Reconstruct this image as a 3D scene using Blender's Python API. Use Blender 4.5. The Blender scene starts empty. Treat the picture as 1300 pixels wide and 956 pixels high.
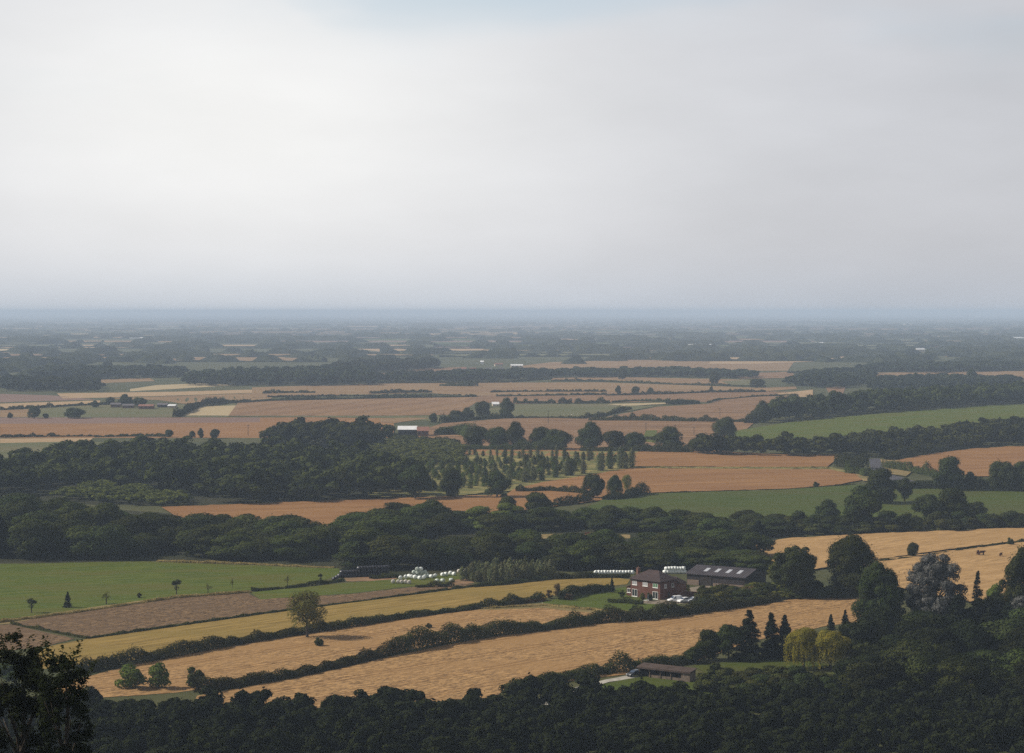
import bpy, math, random
import numpy as np
from mathutils import Vector, Matrix
from mathutils.geometry import delaunay_2d_cdt

random.seed(7)
R = np.random.default_rng(11)
D = bpy.data
scene = bpy.context.scene
col = scene.collection

# ------------------------------------------------------------------ camera
F = 2600.0                       # focal length in pixels of the 1300 x 956 photograph
CAMZ = 88.0
TILT = math.atan(83 / F)
CT, ST = math.cos(TILT), math.sin(TILT)
cd = D.cameras.new('camera')
cd.sensor_width = 36.0
cd.lens = 36.0 * F / 1300.0
cd.clip_start = 1.0
cd.clip_end = 400000.0
cam = D.objects.new('camera', cd)
cam.location = (0, 0, CAMZ)
cam.rotation_euler = (math.pi / 2 - TILT, 0, 0)
col.objects.link(cam)
scene.camera = cam

# ------------------------------------------------------------------ terrain height
HY = np.array([-4000, -600, -300, -50, 0, 60, 120, 200, 260, 320, 380, 440, 2e5])
HZ = np.array([89.5, 89.5, 89, 88, 86.2, 72, 58, 36, 21, 9, 2.4, 0, 0])


def sstep(a, b, x):
    t = np.clip((x - a) / (b - a), 0, 1)
    return t * t * (3 - 2 * t)


def hf(x, y):
    x = np.asarray(x, float)
    y = np.asarray(y, float)
    z = np.interp(y, HY, HZ)
    fade = sstep(520, 850, y) * (1 - sstep(1900, 2500, y))
    z = z + fade * (1.1 * np.sin(x / 140 + .7) * np.sin(y / 190) + .8 * np.sin(x / 83 + y / 210 + 2.))
    z = z + 6.0 * np.exp(-((x - 420) / 210) ** 2 - ((y - 1600) / 260) ** 2)
    z = z + 3.0 * np.exp(-((x - 110) / 120) ** 2 - ((y - 1190) / 110) ** 2)
    return z


def at(px, py):
    px = np.asarray(px, float)
    py = np.asarray(py, float)
    a = (px - 650) / F
    b = (478 - py) / F
    dx, dy, dz = a, CT + b * ST, b * CT - ST
    z = np.zeros(np.broadcast(px, py).shape)
    for _ in range(14):
        s = (CAMZ - z) / np.maximum(-dz, 1e-4)
        z = .5 * z + .5 * hf(s * dx, s * dy)
    s = (CAMZ - z) / np.maximum(-dz, 1e-4)
    return s * dx, s * dy, hf(s * dx, s * dy)


def at1(px, py):
    x, y, z = at(px, py)
    return Vector((float(x), float(y), float(z)))


def ppm(y):                       # metres per photograph pixel at distance y
    return y / F


# ------------------------------------------------------------------ small helpers
def tag(o, label=None, cat=None, group=None, kind=None):
    if label: o['label'] = label
    if cat: o['category'] = cat
    if group: o['group'] = group
    if kind: o['kind'] = kind
    return o


def link(name, me, parent=None, mat=None, loc=None):
    o = D.objects.new(name, me)
    col.objects.link(o)
    if parent: o.parent = parent
    if loc is not None: o.location = loc
    if mat:
        me.materials.append(mat)
    return o


def empty(name, loc, rz=0, scale=(1, 1, 1)):
    o = D.objects.new(name, None)
    col.objects.link(o)
    o.location = loc
    o.rotation_euler = (0, 0, rz)
    o.scale = scale
    o.empty_display_size = .5
    return o


def mesh_np(name, V, Fc, smooth=False):
    V = np.ascontiguousarray(V, np.float32)
    Fc = np.ascontiguousarray(Fc, np.int32)
    me = D.meshes.new(name)
    n, k = Fc.shape
    me.vertices.add(len(V))
    me.vertices.foreach_set('co', V.ravel())
    me.loops.add(n * k)
    me.loops.foreach_set('vertex_index', Fc.ravel())
    me.polygons.add(n)
    me.polygons.foreach_set('loop_start', np.arange(0, n * k, k, dtype=np.int32))
    if smooth:
        me.polygons.foreach_set('use_smooth', np.ones(n, bool))
    me.update(calc_edges=True)
    return me


class MB:
    """collects shapes of one part; build() links them as ONE mesh object"""

    def __init__(s):
        s.v = []
        s.f = []

    def add(s, vs, fs):
        o = len(s.v)
        s.v += [tuple(p) for p in vs]
        s.f += [tuple(i + o for i in f) for f in fs]
        return s

    def box(s, x0, x1, y0, y1, z0, z1):
        v = [(x0, y0, z0), (x1, y0, z0), (x1, y1, z0), (x0, y1, z0), (x0, y0, z1), (x1, y0, z1), (x1, y1, z1), (x0, y1, z1)]
        return s.add(v, [(3, 2, 1, 0), (4, 5, 6, 7), (0, 1, 5, 4), (1, 2, 6, 5), (2, 3, 7, 6), (3, 0, 4, 7)])

    def loft(s, rings, caps=True, closed=True):
        n = len(rings[0])
        vs = [p for r in rings for p in r]
        fs = []
        for i in range(len(rings) - 1):
            for j in range(n if closed else n - 1):
                a, b = i * n + j, i * n + (j + 1) % n
                fs.append((a, b, b + n, a + n))
        if caps:
            fs.append(tuple(range(n - 1, -1, -1)))
            m = (len(rings) - 1) * n
            fs.append(tuple(range(m, m + n)))
        return s.add(vs, fs)

    def tube(s, pts, rad, n=7):
        rings = []
        for i, p in enumerate(pts):
            p = Vector(p)
            a = Vector(pts[max(i - 1, 0)])
            b = Vector(pts[min(i + 1, len(pts) - 1)])
            t = (b - a).normalized()
            u = t.orthogonal().normalized()
            if abs(t.z) > .5:
                u = (Vector((1, 0, 0)) - t * t.x).normalized()
            w = t.cross(u)
            r = rad[i]
            rings.append([p + u * (r * math.cos(2 * math.pi * j / n)) + w * (r * math.sin(2 * math.pi * j / n)) for j in range(n)])
        return s.loft(rings)

    def build(s, name, mat, parent=None, loc=None, smooth=False):
        me = D.meshes.new(name)
        me.from_pydata(s.v, [], s.f)
        if smooth:
            me.polygons.foreach_set('use_smooth', [True] * len(me.polygons))
        me.update()
        return link(name, me, parent, mat, loc)


# ------------------------------------------------------------------ materials
class NT:
    def __init__(s, tree):
        s.t = tree
        s.N = tree.nodes
        s.L = tree.links

    def n(s, typ, **kw):
        nd = s.N.new(typ)
        for k, v in kw.items():
            setattr(nd, k, v)
        return nd

    def set(s, sock, v):
        if isinstance(v, bpy.types.NodeSocket):
            s.L.new(v, sock)
        else:
            sock.default_value = v

    def math(s, op, a, b=0.0, c=0.0, clamp=False):
        nd = s.n('ShaderNodeMath', operation=op, use_clamp=clamp)
        s.set(nd.inputs[0], a)
        s.set(nd.inputs[1], b)
        s.set(nd.inputs[2], c)
        return nd.outputs[0]

    def mix(s, f, a, b, mode='MIX'):
        nd = s.n('ShaderNodeMix', data_type='RGBA', blend_type=mode)
        s.set(nd.inputs[0], f)
        s.set(nd.inputs[6], a if isinstance(a, bpy.types.NodeSocket) else (*a, 1))
        s.set(nd.inputs[7], b if isinstance(b, bpy.types.NodeSocket) else (*b, 1))
        return nd.outputs[2]

    def ramp(s, f, lo, hi):
        nd = s.n('ShaderNodeMapRange', interpolation_type='SMOOTHSTEP')
        s.set(nd.inputs[0], f)
        nd.inputs[1].default_value = lo
        nd.inputs[2].default_value = hi
        return nd.outputs[0]

    def noise(s, vec, scale, detail=3, rough=.55):
        nd = s.n('ShaderNodeTexNoise')
        s.L.new(vec, nd.inputs['Vector'])
        nd.inputs['Scale'].default_value = scale
        nd.inputs['Detail'].default_value = detail
        nd.inputs['Roughness'].default_value = rough
        return nd.outputs['Fac']

    def mapping(s, vec, rot=0, scale=(1, 1, 1), loc=(0, 0, 0)):
        nd = s.n('ShaderNodeMapping')
        s.L.new(vec, nd.inputs[0])
        nd.inputs['Location'].default_value = loc
        nd.inputs['Rotation'].default_value = (0, 0, rot)
        nd.inputs['Scale'].default_value = scale
        return nd.outputs[0]


def new_mat(name):
    m = D.materials.new(name)
    m.use_nodes = True
    m.node_tree.nodes.clear()
    return m, NT(m.node_tree)


def finish(k, bsdf):
    out = k.n('ShaderNodeOutputMaterial')
    k.L.new(bsdf, out.inputs['Surface'])


def principled(k, color, rough=.85, spec=.2, metal=0, normal=None):
    b = k.n('ShaderNodeBsdfPrincipled')
    k.set(b.inputs['Base Color'], color if isinstance(color, bpy.types.NodeSocket) else (*color, 1))
    k.set(b.inputs['Roughness'], rough)
    b.inputs['Specular IOR Level'].default_value = spec
    b.inputs['Metallic'].default_value = metal
    if normal: k.L.new(normal, b.inputs['Normal'])
    return b.outputs[0]


def mat_field(name, c1, c2, ang=0.0, along=14., across=1.4, contrast=1., patch=60., c3=None, tram=0, tramw=.05, bump=0.0, tramcol=(.5, .5, .5)):
    """c1/c2 streaked along direction ang, c3 in large soft patches, tram = spacing of wheel tracks"""
    m, k = new_mat(name)
    tc = k.n('ShaderNodeTexCoord').outputs['Object']
    rows = k.mapping(k.mapping(tc, -ang), 0, (1 / along, 1 / across, .2))
    st = k.noise(rows, 1.0, 4, .6)
    fine = k.noise(k.mapping(k.mapping(tc, -ang), 0, (3.2 / along, 2.3 / across, .2), (31, 7, 0)), 1.0, 2, .6)
    s2 = k.math('MULTIPLY_ADD', fine, .45, k.math('MULTIPLY', st, .55))
    f = k.ramp(s2, .5 - .19 / contrast, .5 + .19 / contrast)
    c = k.mix(f, c1, c2)
    if c3:
        pt = k.ramp(k.noise(k.mapping(tc, -ang, (1, 2.2, 1)), 1 / patch, 4, .6), .42, .66)
        c = k.mix(k.math('MULTIPLY', pt, .85), c, c3)
    if tram:
        sp = k.n('ShaderNodeSeparateXYZ')
        k.L.new(k.mapping(tc, -ang), sp.inputs[0])
        fr = k.math('FRACT', k.math('DIVIDE', sp.outputs[1], tram))
        d = k.math('ABSOLUTE', k.math('SUBTRACT', k.math('ABSOLUTE', k.math('SUBTRACT', fr, .5)), tramw * 1.6))
        ln = k.math('LESS_THAN', d, tramw * .45)
        c = k.mix(k.math('MULTIPLY', ln, .7), c, k.mix(1., c, tramcol, 'MULTIPLY'))
    nm = None
    if bump:
        b = k.n('ShaderNodeBump')
        b.inputs['Strength'].default_value = 1
        b.inputs['Distance'].default_value = bump
        k.L.new(s2, b.inputs['Height'])
        nm = b.outputs[0]
    finish(k, principled(k, c, .95, .1, normal=nm))
    return m


def mat_leaf(name, c1, c2, scale=.35, trans=.18, tint=.25):
    m, k = new_mat(name)
    tc = k.n('ShaderNodeTexCoord').outputs['Object']
    n1 = k.ramp(k.noise(tc, scale, 2), .35, .65)
    c = k.mix(n1, c1, c2)
    oi = k.n('ShaderNodeObjectInfo')
    hs = k.n('ShaderNodeHueSaturation')
    k.L.new(k.math('MULTIPLY_ADD', oi.outputs['Random'], .05, .475), hs.inputs['Hue'])
    k.L.new(k.math('MULTIPLY_ADD', oi.outputs['Random'], tint * 2, 1 - tint), hs.inputs['Value'])
    k.L.new(c, hs.inputs['Color'])
    c = hs.outputs[0]
    d = k.n('ShaderNodeBsdfDiffuse')
    k.L.new(c, d.inputs[0])
    t = k.n('ShaderNodeBsdfTranslucent')
    k.L.new(c, t.inputs[0])
    mx = k.n('ShaderNodeMixShader')
    mx.inputs[0].default_value = trans
    k.L.new(d.outputs[0], mx.inputs[1])
    k.L.new(t.outputs[0], mx.inputs[2])
    finish(k, mx.outputs[0])
    return m


def mat_plain(name, c, rough=.7, spec=.3, var=.15, scale=2.0, metal=0):
    m, k = new_mat(name)
    tc = k.n('ShaderNodeTexCoord').outputs['Object']
    n = k.noise(tc, scale, 4, .6)
    c2 = tuple(x * (1 - var) for x in c)
    c1 = tuple(min(1, x * (1 + var)) for x in c)
    finish(k, principled(k, k.mix(k.ramp(n, .3, .7), c1, c2), rough, spec, metal))
    return m


def mat_brick(name, c1, c2, mortar):
    m, k = new_mat(name)
    tc = k.n('ShaderNodeTexCoord').outputs['Object']
    sp = k.n('ShaderNodeSeparateXYZ')
    k.L.new(tc, sp.inputs[0])
    cb = k.n('ShaderNodeCombineXYZ')
    k.L.new(k.math('ADD', sp.outputs[0], sp.outputs[1]), cb.inputs[0])
    k.L.new(sp.outputs[2], cb.inputs[1])
    b = k.n('ShaderNodeTexBrick')
    k.L.new(cb.outputs[0], b.inputs['Vector'])
    b.inputs['Color1'].default_value = (*c1, 1)
    b.inputs['Color2'].default_value = (*c2, 1)
    b.inputs['Mortar'].default_value = (*mortar, 1)
    b.inputs['Scale'].default_value = 1.0
    b.inputs['Brick Width'].default_value = .45
    b.inputs['Row Height'].default_value = .15
    b.inputs['Mortar Size'].default_value = .012
    c = k.mix(k.math('MULTIPLY', k.ramp(k.noise(tc, .5, 4), .4, .7), .5), b.outputs[0], tuple(x * .55 for x in c1))
    finish(k, principled(k, c, .9, .1))
    return m


def mat_ribbed(name, c1, c2, axis=0, pitch=.5, rough=.6):
    m, k = new_mat(name)
    tc = k.n('ShaderNodeTexCoord').outputs['Object']
    sp = k.n('ShaderNodeSeparateXYZ')
    k.L.new(tc, sp.inputs[0])
    s = k.math('SINE', k.math('MULTIPLY', sp.outputs[axis], 2 * math.pi / pitch))
    n = k.noise(tc, .25, 4)
    c = k.mix(k.ramp(n, .35, .65), c1, c2)
    b = k.n('ShaderNodeBump')
    b.inputs['Distance'].default_value = .06
    k.L.new(s, b.inputs['Height'])
    finish(k, principled(k, c, rough, .3, normal=b.outputs[0]))
    return m


M = {}
A45 = math.radians(46)
M['ground'] = mat_field('rough_pasture', (.05, .055, .02), (.085, .08, .032), .5, 40, 12, .8, 160, (.04, .048, .018))
M['stubble'] = mat_field('straw_stubble', (.135, .078, .034), (.42, .253, .108), A45, 4.2, .85, 1.9, 55, (.285, .166, .068), tram=15, tramw=.05, bump=.18, tramcol=(.55, .48, .42))
M['stubble_pale'] = mat_field('pale_stubble', (.26, .158, .066), (.44, .275, .12), A45, 14, 1.8, 1.6, 50, (.32, .195, .08), tram=11, tramw=.05, bump=.2, tramcol=(.74, .68, .62))
M['brown'] = mat_field('cut_brown_crop', (.045, .028, .016), (.225, .142, .072), math.radians(40), 3., 1.0, 2.2, 30, (.12, .076, .042), tram=7, tramw=.07, bump=.3, tramcol=(.6, .55, .5))
M['yellow'] = mat_field('mown_hay_meadow', (.155, .105, .027), (.29, .195, .055), A45, 26, 1.7, 1.6, 45, (.20, .142, .036), tram=12, tramw=.08, bump=.1, tramcol=(.8, .78, .7))
M['grass'] = mat_field('pasture_grass', (.046, .072, .006), (.094, .112, .013), math.radians(20), 18, 3, 1.3, 38, (.09, .088, .014), tram=15, tramw=.16, tramcol=(.88, .93, .85))
M['lawn'] = mat_field('garden_lawn', (.044, .07, .006), (.08, .10, .012), A45, 12, 2, 1., 20, (.056, .068, .01))
M['grass_dull'] = mat_field('dull_meadow', (.075, .083, .032), (.12, .115, .048), .2, 90, 10, 1., 150, (.13, .11, .052))
M['grass_dark'] = mat_field('dark_pasture', (.036, .058, .006), (.066, .082, .012), -.3, 50, 5, 1.2, 60, (.06, .064, .012))
M['wheat'] = mat_field('ripe_wheat', (.185, .093, .036), (.30, .158, .06), .35, 60, 2.5, 1.5, 70, (.215, .106, .04), tram=22, tramw=.05, tramcol=(.58, .52, .46))
M['wheat_b'] = mat_field('ripe_wheat_tramlined', (.18, .105, .05), (.27, .158, .075), math.radians(78), 90, 4, 1.2, 120, (.19, .105, .052), tram=30, tramw=.06, tramcol=(.45, .42, .4))
M['wheat_pink'] = mat_field('pinkish_wheat', (.18, .112, .052), (.285, .182, .086), .1, 160, 6, 1.4, 140, (.195, .113, .055), tram=40, tramw=.06, tramcol=(.66, .62, .58))
M['wheat_red'] = mat_field('russet_stubble', (.11, .06, .03), (.27, .158, .078), -.12, 90, 6, 2., 80, (.18, .10, .05))
M['tan'] = mat_field('pale_tan_stubble', (.30, .20, .108), (.39, .27, .15), 0, 120, 8, .8, 200, (.32, .215, .115))
M['cream'] = mat_field('cream_stubble', (.33, .255, .14), (.42, .33, .19), math.radians(70), 60, 6, .8, 120, (.36, .275, .155))
M['mauve'] = mat_field('mauve_fallow', (.15, .095, .075), (.21, .132, .10), 0, 120, 10, .8, 200, (.17, .104, .08))
M['dry'] = mat_field('dry_plantation_grass', (.085, .09, .026), (.29, .23, .085), .4, 9, 2.5, 1.6, 25, (.07, .085, .022))
M['verge'] = mat_field('dry_verge', (.18, .125, .052), (.29, .21, .095), A45, 4, 1., 1.3, 30, (.13, .11, .042))
M['soil'] = mat_field('bare_soil', (.20, .11, .062), (.30, .18, .105), .3, 6, 3, 1.2, 20, (.16, .11, .06))
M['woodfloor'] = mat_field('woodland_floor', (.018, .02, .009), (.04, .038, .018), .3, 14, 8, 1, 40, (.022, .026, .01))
M['tarmac'] = mat_plain('tarmac', (.06, .057, .068), .9, .2, .1, .4)
M['gravel'] = mat_plain('gravel', (.20, .165, .125), .95, .1, .2, .8)
M['concrete'] = mat_plain('pale_concrete', (.36, .335, .29), .9, .2, .25, .5)

M['leaf'] = mat_leaf('broadleaf_foliage', (0.0393, 0.0518, 0.0135), (0.0643, 0.0746, 0.0204))
M['leaf_dark'] = mat_leaf('dark_foliage', (0.0249, 0.0332, 0.0110), (0.0414, 0.0487, 0.0153), .35, .12)
M['leaf_oak'] = mat_leaf('oak_foliage', (0.0311, 0.0384, 0.0135), (0.0497, 0.0570, 0.0178), .35, .12)
M['leaf_olive'] = mat_leaf('olive_foliage', (0.0980, 0.1008, 0.0207), (0.1610, 0.1540, 0.0344), .5, .3)
M['leaf_fresh'] = mat_leaf('fresh_foliage', (0.0725, 0.0911, 0.0187), (0.1140, 0.1295, 0.0297), .4, .25)
M['leaf_willow'] = mat_leaf('willow_foliage', (.16, .158, .022), (.25, .225, .032), .5, .3, .08)
M['leaf_silver'] = mat_leaf('silver_foliage', (.04, .042, .037), (.15, .148, .138), .55, .12, .1)
M['leaf_conifer'] = mat_leaf('conifer_needles', (0.0100, 0.0140, 0.0080), (0.0190, 0.0230, 0.0110), .5, .05)
M['leaf_grey'] = mat_leaf('grey_green_foliage', (0.0881, 0.0984, 0.0425), (0.1554, 0.1554, 0.0722), .5, .25)
M['leaf_russet'] = mat_leaf('russet_foliage', (0.0777, 0.0518, 0.0238), (0.1243, 0.0777, 0.0340), .6, .2)
M['leaf_purple'] = mat_leaf('purple_foliage', (0.0518, 0.0259, 0.0255), (0.0881, 0.0414, 0.0382), .6, .15)
M['leaf_far'] = mat_leaf('far_woodland_foliage', (.014, .02, .010), (.036, .042, .017), .045, .05)
M['leaf_wood'] = mat_leaf('woodland_foliage', (0.0154, 0.0210, 0.0080), (0.0588, 0.0700, 0.0184), .085, .12)
M['hedge'] = mat_leaf('hedge_foliage', (0.0332, 0.0393, 0.0119), (0.0601, 0.0601, 0.0178), .25, .12)
M['tuft'] = mat_leaf('dry_grass_tufts', (0.2486, 0.1968, 0.0722), (0.3937, 0.3108, 0.1274), .5, .3)
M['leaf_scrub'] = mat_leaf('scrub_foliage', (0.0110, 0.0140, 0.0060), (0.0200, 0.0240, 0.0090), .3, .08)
M['bark'] = mat_plain('bark', (.06, .048, .038), .95, .1, .3, 3)

M['brick'] = mat_brick('red_brick', (.135, .052, .037), (.10, .04, .03), (.14, .10, .08))
M['brick_dull'] = mat_brick('dull_brick', (.20, .09, .065), (.16, .075, .055), (.22, .17, .14))
M['tile'] = mat_ribbed('clay_roof_tiles', (.042, .026, .026), (.062, .037, .034), 2, .3, .85)
M['sheet'] = mat_ribbed('grey_roof_sheeting', (.034, .028, .035), (.05, .042, .048), 0, .9, .8)
M['cladding'] = mat_ribbed('dark_cladding', (.022, .017, .018), (.034, .026, .027), 0, .4, .7)
M['white_sheet'] = mat_plain('white_roof_sheet', (.72, .72, .72), .6, .3, .06, .3)
M['white_frame'] = mat_plain('white_window_frame', (.78, .77, .74), .5, .4, .04)
M['skylight'] = mat_plain('skylight_sheet', (.42, .43, .46), .3, .5, .06)
M['glass'] = mat_plain('dark_window_glass', (.02, .024, .028), .08, .6, .2)
M['green_glass'] = mat_plain('curtained_green_glass', (.10, .20, .11), .15, .5, .2)
M['curtain'] = mat_plain('pale_curtained_glass', (.34, .34, .36), .2, .5, .15)
M['block'] = mat_plain('concrete_block', (.20, .15, .115), .95, .1, .15, .8)
M['timber'] = mat_plain('weathered_timber', (.15, .115, .09), .9, .1, .25, 1.5)
M['timber_dark'] = mat_plain('dark_timber', (.04, .034, .032), .9, .1, .25, 1.5)
M['felt'] = mat_plain('brown_felt_roof', (.07, .05, .042), .95, .1, .2, .6)
M['wrap_white'] = mat_plain('white_bale_wrap', (.74, .77, .74), .35, .5, .05, 1.5)
M['wrap_grey'] = mat_plain('grey_green_bale_wrap', (.42, .47, .42), .4, .5, .1, 1.5)
M['wrap_pale'] = mat_plain('weathered_bale_wrap', (.50, .46, .41), .5, .4, .15, 1.5)
M['wrap_black'] = mat_plain('black_bale_wrap', (.014, .014, .024), .38, .5, .1, 1.5)
M['paint_white'] = mat_plain('white_car_paint', (.78, .78, .78), .25, .6, .02)
M['paint_silver'] = mat_plain('silver_car_paint', (.60, .62, .66), .25, .7, .02)
M['paint_dark'] = mat_plain('dark_car_paint', (.02, .022, .028), .25, .6, .1)
M['car_glass'] = mat_plain('car_glass', (.05, .07, .11), .05, .8, .05)
M['rubber'] = mat_plain('tyre_rubber', (.018, .018, .018), .9, .1)
M['alloy'] = mat_plain('alloy_rim', (.45, .45, .46), .35, .5, .05)
M['lamp'] = mat_plain('headlamp', (.75, .76, .78), .15, .6, .02)
M['red_paint'] = mat_plain('faded_red_paint', (.22, .06, .05), .7, .3, .2, 1)
M['render_wall'] = mat_plain('cream_render', (.58, .48, .36), .9, .1, .1, .3)
M['red_roof'] = mat_plain('pantile_roof', (.24, .12, .09), .9, .1, .15, .5)
M['slate_roof'] = mat_plain('slate_roof', (.13, .115, .125), .8, .2, .15, .5)
M['dark_wall'] = mat_plain('dark_barn_wall', (.06, .052, .055), .9, .1, .2, .5)
M['wool'] = mat_plain('fleece', (.62, .58, .50), .95, .05, .08, 3)
M['hide'] = mat_plain('dark_brown_hide', (.06, .024, .016), .8, .15, .2, 2)

# ------------------------------------------------------------------ ground sheets
def ground_sheet():
    ys = np.concatenate([np.arange(-3000, -400, 400), np.arange(-400, 420, 22), np.arange(420, 2600, 26),
                         2600 * (110000 / 2600) ** np.linspace(0, 1, 40)])
    us = np.linspace(-1, 1, 141)
    X = us[None, :] * (700 + .55 * np.maximum(ys, 0))[:, None]
    Y = np.repeat(ys[:, None], len(us), 1)
    Z = hf(X, Y)
    V = np.stack([X, Y, Z], -1).reshape(-1, 3)
    nx = len(us)
    i, j = np.meshgrid(np.arange(len(ys) - 1), np.arange(nx - 1), indexing='ij')
    a = (i * nx + j).ravel()
    me = mesh_np('ground', V, np.stack([a, a + 1, a + nx + 1, a + nx], 1), True)
    return tag(link('ground', me, None, M['ground']), kind='structure')


ground_sheet()
LAYER = [0]


def dense(poly, step=7., jit=.25, close=True):
    out = []
    n = len(poly)
    for i in range(n if close else n - 1):
        (x0, y0), (x1, y1) = poly[i], poly[(i + 1) % n]
        L = math.hypot(x1 - x0, (y1 - y0) * 2)
        m = max(1, int(L / step))
        for q in range(m):
            t = q / m
            j = random.uniform(-jit, jit) * (1 if q else 0)
            out.append((x0 + (x1 - x0) * t, y0 + (y1 - y0) * t + j))
    if not close:
        out.append(poly[-1])
    return out


def inside(poly, X, Y):
    P = np.asarray(poly, float)
    r = np.zeros(np.shape(X), bool)
    j = len(P) - 1
    for i in range(len(P)):
        xi, yi = P[i]
        xj, yj = P[j]
        c = ((yi > Y) != (yj > Y)) & (X < (xj - xi) * (Y - yi) / (yj - yi + 1e-12) + xi)
        r ^= c
        j = i
    return r


def field(name, poly, mat, kind='structure', jit=None, lift=None):
    LAYER[0] += 1
    ymean = sum(p[1] for p in poly) / len(poly)
    if jit is None:
        jit = .12 if ymean < 560 else .35
    P = dense(poly, 7, jit)
    A = np.array(P)
    gx = np.arange(A[:, 0].min() + 5, A[:, 0].max() - 4, 12)
    gy = np.arange(A[:, 1].min() + 1.5, A[:, 1].max() - 1, 3)
    pts = [Vector(p) for p in P]
    if len(gx) and len(gy):
        GX, GY = np.meshgrid(gx, gy)
        ok = inside(P, GX, GY)
        pts += [Vector((a, b)) for a, b in zip(GX[ok], GY[ok])]
    v, e, f, *_ = delaunay_2d_cdt(pts, [], [list(range(len(P)))], 1, 1e-4)
    v = np.array([(q.x, q.y) for q in v])
    x, y, z = at(v[:, 0], v[:, 1])
    dz = .03 + .012 * LAYER[0] if lift is None else lift
    V = np.stack([x, y, z + dz], 1)
    Fc = np.array([t[::-1] for t in f if len(t) == 3])
    # faces up
    n = np.cross(V[Fc[:, 1]] - V[Fc[:, 0]], V[Fc[:, 2]] - V[Fc[:, 0]])
    Fc[n[:, 2] < 0] = Fc[n[:, 2] < 0][:, ::-1]
    return tag(link(name, mesh_np(name, V, Fc, True), None, M[mat]), kind=kind)


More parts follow.
